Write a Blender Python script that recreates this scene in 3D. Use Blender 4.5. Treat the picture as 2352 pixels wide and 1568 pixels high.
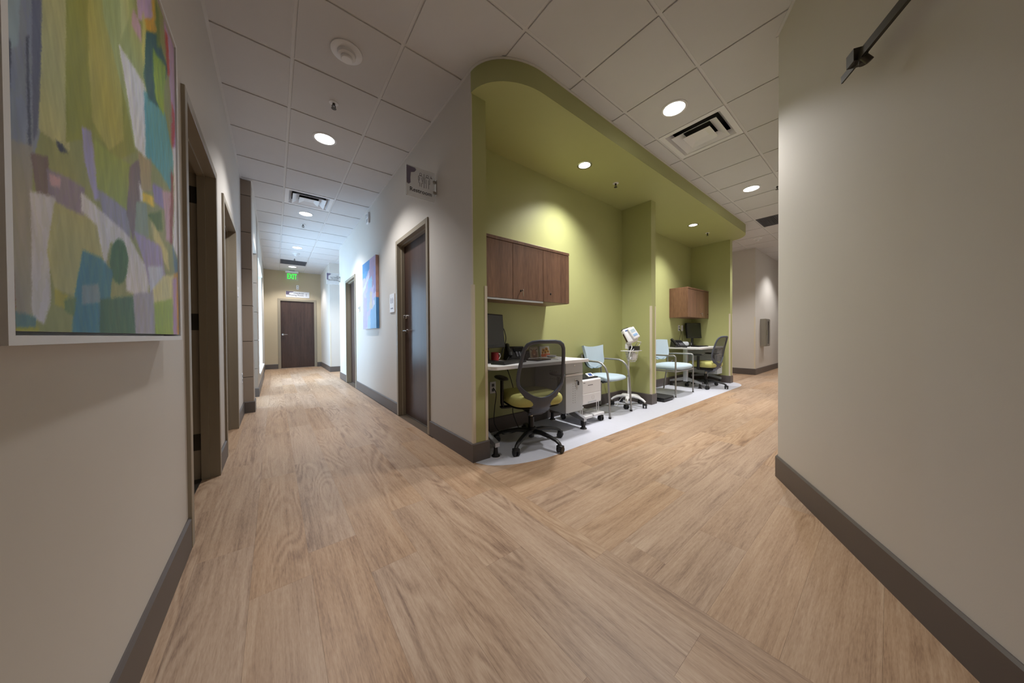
import bpy, bmesh, math, random
import numpy as np
from mathutils import Vector, Matrix, noise

for _o in list(bpy.data.objects):
    bpy.data.objects.remove(_o)
S = bpy.context.scene
COL = S.collection
random.seed(7)
PI = math.pi

# ------------------------------------------------------------------ camera
FPX, CX, CY = 688.295, 1179.377, 775.865
YAW, PIT, ROL = 0.6725, -0.0101, -0.0066
CAM = Vector((-0.125, -2.7554, 1.002))


def cam_dir(a, b):
    cr, sr = math.cos(ROL), math.sin(ROL)
    a, b = a * cr - b * sr, a * sr + b * cr
    cp, sp = math.cos(PIT), math.sin(PIT)
    fw, u = cp - b * sp, sp + b * cp
    c, s = math.cos(YAW), math.sin(YAW)
    return Vector((a * c + fw * s, -a * s + fw * c, u))


_f = cam_dir(0, 0)
_r = cam_dir(1, 0) - _f
_u = cam_dir(0, 1) - _f
cd = bpy.data.cameras.new('camera')
cd.sensor_fit = 'HORIZONTAL'
cd.sensor_width = 36
cd.lens = FPX / 2352 * 36
cd.shift_x = -(CX - 1176) / 2352
cd.shift_y = (CY - 784) / 2352
cd.clip_start = 0.02
cam = bpy.data.objects.new('camera', cd)
COL.objects.link(cam)
cam.matrix_world = Matrix(((_r.x, _u.x, -_f.x, CAM.x), (_r.y, _u.y, -_f.y, CAM.y), (_r.z, _u.z, -_f.z, CAM.z), (0, 0, 0, 1)))
S.camera = cam


def ray_plane_x(px, py, X):
    d = cam_dir((px - CX) / FPX, (CY - py) / FPX)
    t = (X - CAM.x) / d.x
    return CAM + d * t


# ------------------------------------------------------------------ world, daylight, exposure
W = bpy.data.worlds.new('world')
S.world = W
W.use_nodes = True
W.node_tree.nodes['Background'].inputs[0].default_value = (0.62, 0.8, 1.0, 1)
W.node_tree.nodes['Background'].inputs[1].default_value = 1.0
S.view_settings.view_transform = 'Standard'
S.view_settings.look = 'None'
S.view_settings.gamma = 1
S.view_settings.use_curve_mapping = False
S.view_settings.exposure = 0.1

SPOT_W = 172.0
LIGHT_COL = (1.0, 0.98, 0.972)


def daylight(name, loc, sx, sz, power):
    l = bpy.data.lights.new(name, 'AREA')
    l.shape = 'RECTANGLE'
    l.size = sx
    l.size_y = sz
    l.energy = power
    l.color = (0.48, 0.73, 1.0)
    o = bpy.data.objects.new(name, l)
    COL.objects.link(o)
    o.location = loc
    o.rotation_euler = (PI / 2, 0, -PI / 2)
    return o


daylight('window_daylight', (-0.80, 5.65, 1.4), 2.3, 2.1, 165)
daylight('alcove_window_daylight', (-1.45, 3.27, 1.3), 0.9, 2.0, 50)


# ------------------------------------------------------------------ materials
def lin(c):
    return tuple(((x / 255) / 12.92 if x / 255 <= 0.04045 else ((x / 255 + 0.055) / 1.055) ** 2.4) for x in c) + (1,)


def new_mat(name):
    m = bpy.data.materials.new(name)
    m.use_nodes = True
    nt = m.node_tree
    return m, nt, nt.nodes['Principled BSDF']


def node(nt, t, **kw):
    n = nt.nodes.new(t)
    for k, v in kw.items():
        setattr(n, k, v)
    return n


def mat(name, rgb, rough=0.5, metal=0.0, var=0.06, scale=6.0, bump=0.0, bscale=300.0, spec=0.5, emit=None, estr=0.0, coat=0.0):
    m, nt, b = new_mat(name)
    c = lin(rgb)
    b.inputs['Roughness'].default_value = rough
    b.inputs['Metallic'].default_value = metal
    b.inputs['Specular IOR Level'].default_value = spec
    if coat:
        b.inputs['Coat Weight'].default_value = coat
        b.inputs['Coat Roughness'].default_value = 0.15
    tc = node(nt, 'ShaderNodeTexCoord')
    nz = node(nt, 'ShaderNodeTexNoise')
    nz.inputs['Scale'].default_value = scale
    nz.inputs['Detail'].default_value = 3
    nt.links.new(tc.outputs['Object'], nz.inputs['Vector'])
    mx = node(nt, 'ShaderNodeMix', data_type='RGBA')
    mx.inputs['A'].default_value = tuple(x * (1 - var) for x in c[:3]) + (1,)
    mx.inputs['B'].default_value = tuple(min(1, x * (1 + var)) for x in c[:3]) + (1,)
    nt.links.new(nz.outputs['Fac'], mx.inputs['Factor'])
    nt.links.new(mx.outputs['Result'], b.inputs['Base Color'])
    if bump:
        nb = node(nt, 'ShaderNodeTexNoise')
        nb.inputs['Scale'].default_value = bscale
        nt.links.new(tc.outputs['Object'], nb.inputs['Vector'])
        bp = node(nt, 'ShaderNodeBump')
        bp.inputs['Strength'].default_value = bump
        bp.inputs['Distance'].default_value = 0.002
        nt.links.new(nb.outputs['Fac'], bp.inputs['Height'])
        nt.links.new(bp.outputs['Normal'], b.inputs['Normal'])
    if emit:
        b.inputs['Emission Color'].default_value = lin(emit)
        b.inputs['Emission Strength'].default_value = estr
    return m


def wood(name, dark, light, axis, rough=0.45, scale=14.0, stretch=0.06, objrand=0.0, fine=0.35, hue=None, coords='Object', bump=0.12, offs=0.0):
    """wood grain running along axis (0,1,2)"""
    m, nt, b = new_mat(name)
    b.inputs['Roughness'].default_value = rough
    tc = node(nt, 'ShaderNodeTexCoord')
    mp = node(nt, 'ShaderNodeMapping')
    sc = [1.0, 1.0, 1.0]
    sc[axis] = stretch
    mp.inputs['Scale'].default_value = sc
    oi = node(nt, 'ShaderNodeObjectInfo')
    add = node(nt, 'ShaderNodeVectorMath', operation='MULTIPLY_ADD')
    nt.links.new(oi.outputs['Random'], add.inputs[0])
    add.inputs[1].default_value = (37 * offs, 53 * offs, 71 * offs)
    nt.links.new(tc.outputs[coords], mp.inputs['Vector'])
    nt.links.new(mp.outputs['Vector'], add.inputs[2])
    n1 = node(nt, 'ShaderNodeTexNoise')
    n1.inputs['Scale'].default_value = scale
    n1.inputs['Detail'].default_value = 5
    n1.inputs['Roughness'].default_value = 0.62
    n1.inputs['Distortion'].default_value = 0.7
    nt.links.new(add.outputs[0], n1.inputs['Vector'])
    n2 = node(nt, 'ShaderNodeTexNoise')
    n2.inputs['Scale'].default_value = scale * 11
    n2.inputs['Detail'].default_value = 3
    nt.links.new(add.outputs[0], n2.inputs['Vector'])
    mm = node(nt, 'ShaderNodeMix', data_type='FLOAT')
    mm.inputs['Factor'].default_value = fine
    nt.links.new(n1.outputs['Fac'], mm.inputs['A'])
    nt.links.new(n2.outputs['Fac'], mm.inputs['B'])
    rp = node(nt, 'ShaderNodeValToRGB')
    rp.color_ramp.elements[0].position = 0.32
    rp.color_ramp.elements[1].position = 0.68
    rp.color_ramp.elements[0].color = lin(dark)
    rp.color_ramp.elements[1].color = lin(light)
    nt.links.new(mm.outputs['Result'], rp.inputs['Fac'])
    out = rp.outputs['Color']
    if objrand:
        hs = node(nt, 'ShaderNodeHueSaturation')
        mr = node(nt, 'ShaderNodeMapRange')
        mr.inputs['To Min'].default_value = 1 - objrand
        mr.inputs['To Max'].default_value = 1 + objrand
        nt.links.new(oi.outputs['Random'], mr.inputs['Value'])
        nt.links.new(mr.outputs['Result'], hs.inputs['Value'])
        mr2 = node(nt, 'ShaderNodeMapRange')
        mr2.inputs['To Min'].default_value = 0.92
        mr2.inputs['To Max'].default_value = 1.12
        fr = node(nt, 'ShaderNodeMath', operation='FRACT')
        ml = node(nt, 'ShaderNodeMath', operation='MULTIPLY')
        ml.inputs[1].default_value = 17.3
        nt.links.new(oi.outputs['Random'], ml.inputs[0])
        nt.links.new(ml.outputs[0], fr.inputs[0])
        nt.links.new(fr.outputs[0], mr2.inputs['Value'])
        nt.links.new(mr2.outputs['Result'], hs.inputs['Saturation'])
        nt.links.new(out, hs.inputs['Color'])
        out = hs.outputs['Color']
    nt.links.new(out, b.inputs['Base Color'])
    bp = node(nt, 'ShaderNodeBump')
    bp.inputs['Strength'].default_value = bump
    bp.inputs['Distance'].default_value = 0.002
    nt.links.new(n2.outputs['Fac'], bp.inputs['Height'])
    nt.links.new(bp.outputs['Normal'], b.inputs['Normal'])
    return m


def floor_mat(name, axis):
    """oak-look vinyl plank: cathedral rings, streaks, a few knots; each plank its own offset"""
    m, nt, b = new_mat(name)
    b.inputs['Roughness'].default_value = 0.42
    b.inputs['Specular IOR Level'].default_value = 0.35
    tc = node(nt, 'ShaderNodeTexCoord')
    oi = node(nt, 'ShaderNodeObjectInfo')
    geo = node(nt, 'ShaderNodeNewGeometry')
    add = node(nt, 'ShaderNodeVectorMath', operation='MULTIPLY_ADD')
    nt.links.new(oi.outputs['Random'], add.inputs[0])
    add.inputs[1].default_value = (31, 57, 83)
    nt.links.new(geo.outputs['Position'], add.inputs[2])

    def mapped(stretch, sc):
        mp = node(nt, 'ShaderNodeMapping')
        s = [sc, sc, sc]
        s[axis] = sc * stretch
        mp.inputs['Scale'].default_value = s
        nt.links.new(add.outputs[0], mp.inputs['Vector'])
        return mp.outputs['Vector']

    def nz(vec, detail=4, dist=0.0, rough=0.6):
        n = node(nt, 'ShaderNodeTexNoise')
        n.inputs['Scale'].default_value = 1.0
        n.inputs['Detail'].default_value = detail
        n.inputs['Roughness'].default_value = rough
        n.inputs['Distortion'].default_value = dist
        nt.links.new(vec, n.inputs['Vector'])
        return n.outputs['Fac']
    broad = nz(mapped(0.10, 6.0), 3, 0.6)
    mid = nz(mapped(0.035, 26.0), 6, 0.35, 0.7)
    ringsrc = nz(mapped(0.15, 7.0), 1, 0.15, 0.4)
    rm = node(nt, 'ShaderNodeMath', operation='MULTIPLY')
    rm.inputs[1].default_value = 75.0
    nt.links.new(ringsrc, rm.inputs[0])
    sn = node(nt, 'ShaderNodeMath', operation='SINE')
    nt.links.new(rm.outputs[0], sn.inputs[0])
    streak = nz(mapped(0.045, 110.0), 4, 0.2, 0.65)
    pore = nz(mapped(0.10, 330.0), 2)

    def mixf(a, bb, f):
        x = node(nt, 'ShaderNodeMix', data_type='FLOAT')
        x.inputs['Factor'].default_value = f
        nt.links.new(a, x.inputs['A'])
        nt.links.new(bb, x.inputs['B'])
        return x.outputs['Result']
    # cathedral lines only where a slow mask opens
    mask = nz(mapped(0.22, 4.0), 1)
    mk = node(nt, 'ShaderNodeMapRange')
    mk.inputs['From Min'].default_value = 0.48
    mk.inputs['From Max'].default_value = 0.62
    nt.links.new(mask, mk.inputs['Value'])
    rg = node(nt, 'ShaderNodeMath', operation='MULTIPLY')
    nt.links.new(sn.outputs[0], rg.inputs[0])
    nt.links.new(mk.outputs['Result'], rg.inputs[1])
    rg2 = node(nt, 'ShaderNodeMath', operation='MULTIPLY_ADD')
    rg2.inputs[1].default_value = 0.045
    nt.links.new(rg.outputs[0], rg2.inputs[0])
    g = mixf(broad, mid, 0.5)
    g = mixf(g, streak, 0.33)
    g = mixf(g, pore, 0.2)
    nt.links.new(g, rg2.inputs[2])
    g = rg2.outputs[0]
    rp = node(nt, 'ShaderNodeValToRGB')
    e = rp.color_ramp.elements
    e[0].position, e[1].position = 0.36, 0.64
    e[0].color = lin((132, 104, 84))
    e[1].color = lin((204, 177, 150))
    k = rp.color_ramp.elements.new(0.48)
    k.color = lin((178, 148, 121))
    nt.links.new(g, rp.inputs['Fac'])
    hs = node(nt, 'ShaderNodeHueSaturation')
    mr = node(nt, 'ShaderNodeMapRange')
    mr.inputs['To Min'].default_value = 0.90
    mr.inputs['To Max'].default_value = 0.98
    nt.links.new(oi.outputs['Random'], mr.inputs['Value'])
    nt.links.new(mr.outputs['Result'], hs.inputs['Value'])
    ml = node(nt, 'ShaderNodeMath', operation='MULTIPLY')
    ml.inputs[1].default_value = 19.7
    fr = node(nt, 'ShaderNodeMath', operation='FRACT')
    nt.links.new(oi.outputs['Random'], ml.inputs[0])
    nt.links.new(ml.outputs[0], fr.inputs[0])
    mr2 = node(nt, 'ShaderNodeMapRange')
    mr2.inputs['To Min'].default_value = 0.92
    mr2.inputs['To Max'].default_value = 1.10
    nt.links.new(fr.outputs[0], mr2.inputs['Value'])
    nt.links.new(mr2.outputs['Result'], hs.inputs['Saturation'])
    nt.links.new(rp.outputs['Color'], hs.inputs['Color'])
    nt.links.new(hs.outputs['Color'], b.inputs['Base Color'])
    bp = node(nt, 'ShaderNodeBump')
    bp.inputs['Strength'].default_value = 0.10
    bp.inputs['Distance'].default_value = 0.001
    nt.links.new(streak, bp.inputs['Height'])
    nt.links.new(bp.outputs['Normal'], b.inputs['Normal'])
    return m


def attr_mat(name, rough=0.55, bump=0.25):
    """painted canvas: colours stored on the mesh, brush relief procedural"""
    m, nt, b = new_mat(name)
    b.inputs['Roughness'].default_value = rough
    a = node(nt, 'ShaderNodeAttribute', attribute_name='paint')
    tc = node(nt, 'ShaderNodeTexCoord')
    mp = node(nt, 'ShaderNodeMapping')
    mp.inputs['Scale'].default_value = (40, 46, 9)
    mp.inputs['Rotation'].default_value = (0.4, 0.2, 0)
    nt.links.new(tc.outputs['Object'], mp.inputs['Vector'])
    n = node(nt, 'ShaderNodeTexNoise')
    n.inputs['Scale'].default_value = 1.2
    n.inputs['Detail'].default_value = 5
    nt.links.new(mp.outputs['Vector'], n.inputs['Vector'])
    mr = node(nt, 'ShaderNodeMapRange')
    mr.inputs['To Min'].default_value = 0.84
    mr.inputs['To Max'].default_value = 1.16
    nt.links.new(n.outputs['Fac'], mr.inputs['Value'])
    hs = node(nt, 'ShaderNodeHueSaturation')
    nt.links.new(mr.outputs['Result'], hs.inputs['Value'])
    nt.links.new(a.outputs['Color'], hs.inputs['Color'])
    nt.links.new(hs.outputs['Color'], b.inputs['Base Color'])
    bp = node(nt, 'ShaderNodeBump')
    bp.inputs['Strength'].default_value = bump
    bp.inputs['Distance'].default_value = 0.003
    nt.links.new(n.outputs['Fac'], bp.inputs['Height'])
    nt.links.new(bp.outputs['Normal'], b.inputs['Normal'])
    return m


def see_through(name, rgb, opac, rough=0.5, gloss=0.0):
    m = bpy.data.materials.new(name)
    m.use_nodes = True
    nt = m.node_tree
    b = nt.nodes['Principled BSDF']
    b.inputs['Base Color'].default_value = lin(rgb)
    b.inputs['Roughness'].default_value = rough
    tr = node(nt, 'ShaderNodeBsdfTransparent')
    mx = node(nt, 'ShaderNodeMixShader')
    mx.inputs['Fac'].default_value = opac
    nt.links.new(tr.outputs[0], mx.inputs[1])
    nt.links.new(b.outputs[0], mx.inputs[2])
    nt.links.new(mx.outputs[0], nt.nodes['Material Output'].inputs[0])
    return m


M = {}
M['wall'] = mat('wall_paint_beige', (207, 202, 195), 0.55, var=0.015, bump=0.05, bscale=260)
M['tan'] = mat('end_wall_tan', (186, 171, 144), 0.55, var=0.015, bump=0.05, bscale=260)  # browner, darker tone than the beige, set on the end wall only
M['green'] = mat('wall_paint_green', (173, 175, 119), 0.5, var=0.02, bump=0.05, bscale=260)
M['base'] = mat('baseboard_rubber', (92, 84, 80), 0.45, var=0.05)
M['guard'] = mat('corner_guard_vinyl', (214, 204, 184), 0.45, var=0.02)
M['frame'] = mat('door_frame_paint', (150, 140, 122), 0.4, var=0.03)
M['door'] = wood('door_walnut', (52, 38, 34), (82, 62, 54), 2, 0.32, 16, 0.05)
M['cab'] = wood('cabinet_walnut', (88, 60, 44), (136, 100, 76), 2, 0.42, 18, 0.05, fine=0.5)
M['tile'] = mat('ceiling_tile_mineral', (208, 207, 208), 0.85, var=0.02, bump=0.25, bscale=420, spec=0.2)
M['grid'] = mat('ceiling_grid_white', (212, 211, 211), 0.5, var=0.01)
M['plank_y'] = floor_mat('vinyl_plank_corridor', 1)
M['plank_x'] = floor_mat('vinyl_plank_cross', 0)
M['vinyl'] = mat('vinyl_sheet_pale', (208, 210, 221), 0.4, var=0.04, scale=18, bump=0.05)
M['sub'] = mat('subfloor', (90, 75, 60), 0.8)
M['panel'] = mat('panel_taupe', (150, 136, 122), 0.45, var=0.03)
M['joint'] = mat('panel_joint', (60, 55, 50), 0.7)
M['white'] = mat('white_metal', (226, 226, 228), 0.4, var=0.01)
M['whitep'] = mat('white_plastic', (232, 232, 234), 0.35, var=0.01)
M['top'] = mat('desk_top_white', (228, 227, 228), 0.35, var=0.01)
M['silver'] = mat('satin_silver', (186, 188, 192), 0.35, 0.75, var=0.03)
M['chrome'] = mat('satin_chrome', (205, 204, 202), 0.22, 1.0, var=0.02)
M['nickel'] = mat('brushed_nickel', (176, 172, 164), 0.38, 0.9, var=0.04)
M['tube'] = mat('chair_tube_grey', (158, 157, 155), 0.38, 0.6, var=0.03)
M['black'] = mat('black_plastic', (24, 24, 26), 0.42, var=0.1)
M['rubber'] = mat('black_rubber', (30, 30, 31), 0.7, var=0.1, bump=0.2, bscale=500)
M['screen'] = mat('screen_off', (20, 23, 24), 0.22, var=0.02)
M['slate'] = mat('chair_frame_slate', (82, 88, 102), 0.48, var=0.04)
M['net'] = see_through('chair_mesh', (64, 66, 72), 0.76, 0.8)
M['lime'] = mat('fabric_lime', (186, 184, 112), 0.85, var=0.10, scale=90, bump=0.35, bscale=600)
M['sky'] = mat('fabric_pale_blue', (182, 201, 213), 0.8, var=0.03, scale=60, bump=0.15, bscale=500)
M['cabgrey'] = mat('pedestal_grey', (190, 195, 200), 0.45, 0.0, var=0.03)
M['hole'] = mat('dark_hole', (18, 18, 20), 0.8)
M['dark'] = mat('dark_grille', (92, 92, 98), 0.6, var=0.05)
M['duct'] = mat('duct_dark', (34, 32, 32), 0.8)
M['darkmetal'] = mat('closer_bronze', (66, 62, 56), 0.4, 0.6, var=0.06)
M['lens'] = mat('downlight_lens', (255, 255, 255), 0.4, emit=(255, 252, 246), estr=9.0)
M['exit'] = mat('exit_green_glow', (40, 220, 70), 0.4, emit=(30, 235, 60), estr=1.6)
M['acryl'] = see_through('frosted_acrylic', (226, 228, 232), 0.34, 0.25)
M['clear'] = see_through('clear_acrylic', (210, 230, 215), 0.10, 0.1)
M['glass'] = see_through('window_glass', (200, 225, 240), 0.08, 0.03)
M['ink'] = mat('sign_ink', (38, 36, 40), 0.6)
M['lilac'] = see_through('sign_lilac_print', (120, 108, 136), 0.62, 0.4)
M['signwhite'] = mat('sign_white', (224, 224, 228), 0.4, var=0.01)
M['red'] = mat('cup_red', (176, 52, 56), 0.5, var=0.35, scale=60)
M['paper'] = mat('paper_white', (236, 236, 234), 0.7, var=0.01)
M['note'] = mat('sticky_yellow', (214, 206, 140), 0.7)
M['paint1'] = attr_mat('painting_abstract', 0.5, 0.10)
M['paint2'] = attr_mat('painting_blue', 0.5, 0.2)
M['photo'] = attr_mat('photo_print', 0.35, 0.0)
M['blue'] = mat('screen_blue', (40, 70, 130), 0.3, emit=(50, 90, 190), estr=0.15)
M['paleblue'] = mat('label_blue', (150, 185, 225), 0.4)
M['redplug'] = mat('barcode_window', (62, 22, 24), 0.15)
M['steelbox'] = mat('cabinet_steel', (160, 156, 148), 0.35, 0.7, var=0.03)
M['outer'] = mat('exterior_mullion', (200, 204, 210), 0.4)


# ------------------------------------------------------------------ mesh builder
class MB:
    def __init__(self):
        self.v, self.f = [], []

    def add(self, vs, fs, mtx=None):
        o = len(self.v)
        for p in vs:
            p = Vector(p)
            self.v.append(mtx @ p if mtx else p)
        self.f += [tuple(i + o for i in f) for f in fs]
        return self

    def box(self, x0, x1, y0, y1, z0, z1, mtx=None):
        vs = [(x0, y0, z0), (x1, y0, z0), (x1, y1, z0), (x0, y1, z0), (x0, y0, z1), (x1, y0, z1), (x1, y1, z1), (x0, y1, z1)]
        fs = [(0, 3, 2, 1), (4, 5, 6, 7), (0, 1, 5, 4), (1, 2, 6, 5), (2, 3, 7, 6), (3, 0, 4, 7)]
        return self.add(vs, fs, mtx)

    def rbox(self, x0, x1, y0, y1, z0, z1, r=0.005, seg=2, mtx=None):
        bm = bmesh.new()
        bmesh.ops.create_cube(bm, size=1)
        for v in bm.verts:
            v.co = Vector((x0 + (v.co.x + .5) * (x1 - x0), y0 + (v.co.y + .5) * (y1 - y0), z0 + (v.co.z + .5) * (z1 - z0)))
        r = min(r, 0.49 * min(x1 - x0, y1 - y0, z1 - z0))
        bmesh.ops.bevel(bm, geom=list(bm.edges), offset=r, segments=seg, profile=0.5, affect='EDGES')
        bm.verts.index_update()
        self.add([v.co.copy() for v in bm.verts], [tuple(v.index for v in f.verts) for f in bm.faces], mtx)
        bm.free()
        return self

    def prism(self, poly, z0, z1, mtx=None):
        """poly: list of (x,y) counter-clockwise"""
        n = len(poly)
        vs = [(x, y, z0) for x, y in poly] + [(x, y, z1) for x, y in poly]
        fs = [tuple(reversed(range(n))), tuple(range(n, 2 * n))] + [(i, (i + 1) % n, n + (i + 1) % n, n + i) for i in range(n)]
        return self.add(vs, fs, mtx)

    def sweep(self, path, rx, ry=None, n=10, closed=False, up=(0, 0, 1), cap=True, radii=None):
        ry = rx if ry is None else ry
        P = [Vector(p) for p in path]
        m = len(P)
        rings = []
        nrm = None
        for i in range(m):
            a = P[(i - 1) % m] if (closed or i > 0) else P[i]
            c = P[(i + 1) % m] if (closed or i < m - 1) else P[i]
            t = (c - a)
            if t.length < 1e-9:
                t = Vector((0, 0, 1))
            t.normalize()
            if nrm is None:
                u = Vector(up)
                if abs(u.dot(t)) > 0.95:
                    u = Vector((0, 1, 0)) if abs(t.y) < 0.9 else Vector((1, 0, 0))
                nrm = u
            nrm = (nrm - t * nrm.dot(t))
            if nrm.length < 1e-6:
                nrm = t.orthogonal()
            nrm.normalize()
            s = t.cross(nrm)
            k = radii[i] if radii else 1.0
            rings.append([P[i] + s * (rx * k * math.cos(2 * PI * j / n)) + nrm * (ry * k * math.sin(2 * PI * j / n)) for j in range(n)])
        vs = [p for r in rings for p in r]
        fs = []
        for i in range(m if closed else m - 1):
            i2 = (i + 1) % m
            for j in range(n):
                j2 = (j + 1) % n
                fs.append((i * n + j, i * n + j2, i2 * n + j2, i2 * n + j))
        if not closed and cap:
            fs.append(tuple(reversed(range(n))))
            fs.append(tuple((m - 1) * n + j for j in range(n)))
        return self.add(vs, fs)

    def cyl(self, p0, p1, r, r1=None, n=20):
        r1 = r if r1 is None else r1
        return self.sweep([p0, p1], r, n=n, radii=[1.0, r1 / r])

    def lathe(self, prof, c=(0, 0, 0), n=24, axis='z', mtx=None):
        """prof: list of (r, h)"""
        vs, fs = [], []
        for r, h in prof:
            for j in range(n):
                a = 2 * PI * j / n
                p = (r * math.cos(a), r * math.sin(a), h)
                if axis == 'y':
                    p = (p[0], p[2], p[1])
                if axis == 'x':
                    p = (p[2], p[0], p[1])
                vs.append((p[0] + c[0], p[1] + c[1], p[2] + c[2]))
        for i in range(len(prof) - 1):
            for j in range(n):
                j2 = (j + 1) % n
                fs.append((i * n + j, i * n + j2, (i + 1) * n + j2, (i + 1) * n + j))
        fs.append(tuple(range(n)))
        fs.append(tuple((len(prof) - 1) * n + j for j in range(n)))
        return self.add(vs, fs, mtx)

    def cushion(self, c, w, d, h, ex=3.2, rings=9, n=40, flat=0.75, taper=0.0, pw=5):
        cx, cy, cz = c
        vs, fs = [], []

        def ring(rho, z):
            o = []
            for j in range(n):
                a = 2 * PI * j / n
                ca, sa = math.cos(a), math.sin(a)
                x = math.copysign(abs(ca) ** (2 / ex), ca)
                y = math.copysign(abs(sa) ** (2 / ex), sa)
                o.append((cx + w / 2 * rho * x * (1 + taper * y), cy + d / 2 * rho * y, cz + z))
            return o
        prof = []
        for i in range(rings + 1):
            rho = math.sin(i / rings * PI / 2)
            prof.append((max(rho, 0.02), h / 2 * math.sqrt(max(0, 1 - rho ** pw))))
        for rho, z in prof:
            vs += ring(rho, z)
        for rho, z in reversed(prof[:-1]):
            vs += ring(rho, -z * flat)
        R = 2 * rings + 1
        for i in range(R - 1):
            for j in range(n):
                j2 = (j + 1) % n
                fs.append((i * n + j, (i + 1) * n + j, (i + 1) * n + j2, i * n + j2))
        fs.append(tuple(reversed(range(n)))[::-1])
        fs.append(tuple((R - 1) * n + j for j in range(n)))
        return self.add(vs, fs)

    def shell(self, fn, nu, nv, th):
        """fn(u,v)->(point); closed sheet of thickness th"""
        P = [[Vector(fn(i / nu, j / nv)) for j in range(nv + 1)] for i in range(nu + 1)]
        F, B = [], []
        for i in range(nu + 1):
            for j in range(nv + 1):
                a = P[min(i + 1, nu)][j] - P[max(i - 1, 0)][j]
                b = P[i][min(j + 1, nv)] - P[i][max(j - 1, 0)]
                nn = a.cross(b)
                nn = nn.normalized() if nn.length > 1e-9 else Vector((0, 1, 0))
                F.append(P[i][j] + nn * th / 2)
                B.append(P[i][j] - nn * th / 2)
        k = nv + 1
        N = len(F)
        fs = []
        for i in range(nu):
            for j in range(nv):
                q = (i * k + j, (i + 1) * k + j, (i + 1) * k + j + 1, i * k + j + 1)
                fs.append(q)
                fs.append(tuple(N + x for x in reversed(q)))
        edge = [(i, 0) for i in range(nu)] + [(nu, j) for j in range(nv)] + [(i, nv) for i in range(nu, 0, -1)] + [(0, j) for j in range(nv, 0, -1)]
        e = [i * k + j for i, j in edge]
        for a, b in zip(e, e[1:] + e[:1]):
            fs.append((b, a, N + a, N + b))
        return self.add(F + B, fs)

    def build(self, name, material, parent=None, smooth=True, loc=None, fix=True):
        me = bpy.data.meshes.new(name)
        me.from_pydata([tuple(p) for p in self.v], [], self.f)
        if fix:
            bm = bmesh.new()
            bm.from_mesh(me)
            bmesh.ops.recalc_face_normals(bm, faces=bm.faces)
            bm.to_mesh(me)
            bm.free()
        me.update()
        if smooth:
            me.polygons.foreach_set('use_smooth', [True] * len(me.polygons))
            me.set_sharp_from_angle(angle=math.radians(35))
        me.materials.append(M[material] if isinstance(material, str) else material)
        o = bpy.data.objects.new(name, me)
        COL.objects.link(o)
        if parent:
            o.parent = parent
        if loc:
            o.location = loc
        return o


def tag(o, label, cat, group=None):
    o['label'] = label
    o['category'] = cat
    if group:
        o['group'] = group
    return o


def root(name, loc, label=None, cat=None, group=None, rz=0.0):
    o = bpy.data.objects.new(name, None)
    o.empty_display_size = 0.1
    COL.objects.link(o)
    o.location = loc
    o.rotation_euler = (0, 0, rz)
    if label:
        tag(o, label, cat, group)
    return o


def struct(o):
    o['kind'] = 'structure'
    return o


def dup_tree(o, parent=None):
    c = o.copy()
    COL.objects.link(c)
    if parent:
        c.parent = parent
    for ch in list(o.children):
        dup_tree(ch, c)
    return c


def RZ(a):
    return Matrix.Rotation(a, 4, 'Z')


def text_mb(txt, size, align='CENTER', bold=False):
    cu = bpy.data.curves.new('txt', 'FONT')
    cu.body = txt
    cu.size = size
    cu.align_x = align
    cu.space_line = 0.95
    cu.resolution_u = 3
    if bold:
        cu.offset = size * 0.010
    cu.extrude = 0.0005
    o = bpy.data.objects.new('txt', cu)
    COL.objects.link(o)
    dg = bpy.context.evaluated_depsgraph_get()
    me = o.evaluated_get(dg).to_mesh()
    vs = [v.co.copy() for v in me.vertices]
    fs = [tuple(p.vertices) for p in me.polygons]
    o.evaluated_get(dg).to_mesh_clear()
    bpy.data.objects.remove(o)
    return vs, fs


# ------------------------------------------------------------------ dimensions
T = 0.6096
ZC = 3.054          # underside of the ceiling tiles
ZS = 2.887          # underside of the niche soffit
XL, XR = -0.455, 1.09
YN = -0.716         # end of the wall between corridor and niches
BH = 0.148          # baseboard height


def wall(name, boxes, material):
    mb = MB()
    for b in boxes:
        mb.box(*b)
    return struct(mb.build(name, material, smooth=False))


# ---- walls
D1 = (-0.645, 0.255)      # near left door clear opening (y range)
FO = 0.045                # frame sits this far into the rough opening
D2 = (0.715, 1.67)
HO = 2.135 + FO
wall('wall_left', [(-0.60, XL, -4.6, D1[0] - FO, 0, ZC), (-0.60, XL, D1[0] - FO, D1[1] + FO, HO, ZC), (-0.60, XL, D1[1] + FO, D2[0] - FO, 0, ZC),
                   (-0.60, XL, D2[0] - FO, D2[1] + FO, HO, ZC), (-0.60, XL, D2[1] + FO, 2.50, 0, ZC)], 'wall')
R1 = (0.17, 1.08)         # restroom door opening
R2 = (3.64, 4.53)
wall('wall_center', [(XR, 1.225, YN + 0.3, R1[0] - FO, 0, ZC), (XR, 1.225, R1[0] - FO, R1[1] + FO, HO, ZC), (XR, 1.225, R1[1] + FO, R2[0] - FO, 0, ZC),
                     (XR, 1.225, R2[0] - FO, R2[1] + FO, HO, ZC), (XR, 1.225, R2[1] + FO, 5.39, 0, ZC), (1.225, 4.2, 5.27, 5.39, 0, ZC),
                     (XR, 1.10, YN, YN + 0.3, 0, ZC)], 'wall')
wall('wall_end', [(-0.5, 0.005 - FO, 9.05, 9.2, 0, ZC), (0.005 - FO, 0.91 + FO, 9.05, 9.2, HO, ZC), (0.91 + FO, 1.2, 9.05, 9.2, 0, ZC)], 'tan')
wall('wall_hall', [(1.085, 1.22, 7.0, 9.05, 0, ZC), (1.22, 4.2, 7.0, 7.12, 0, ZC), (4.2, 4.3, 5.27, 7.12, 0, ZC)], 'wall')
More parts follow.
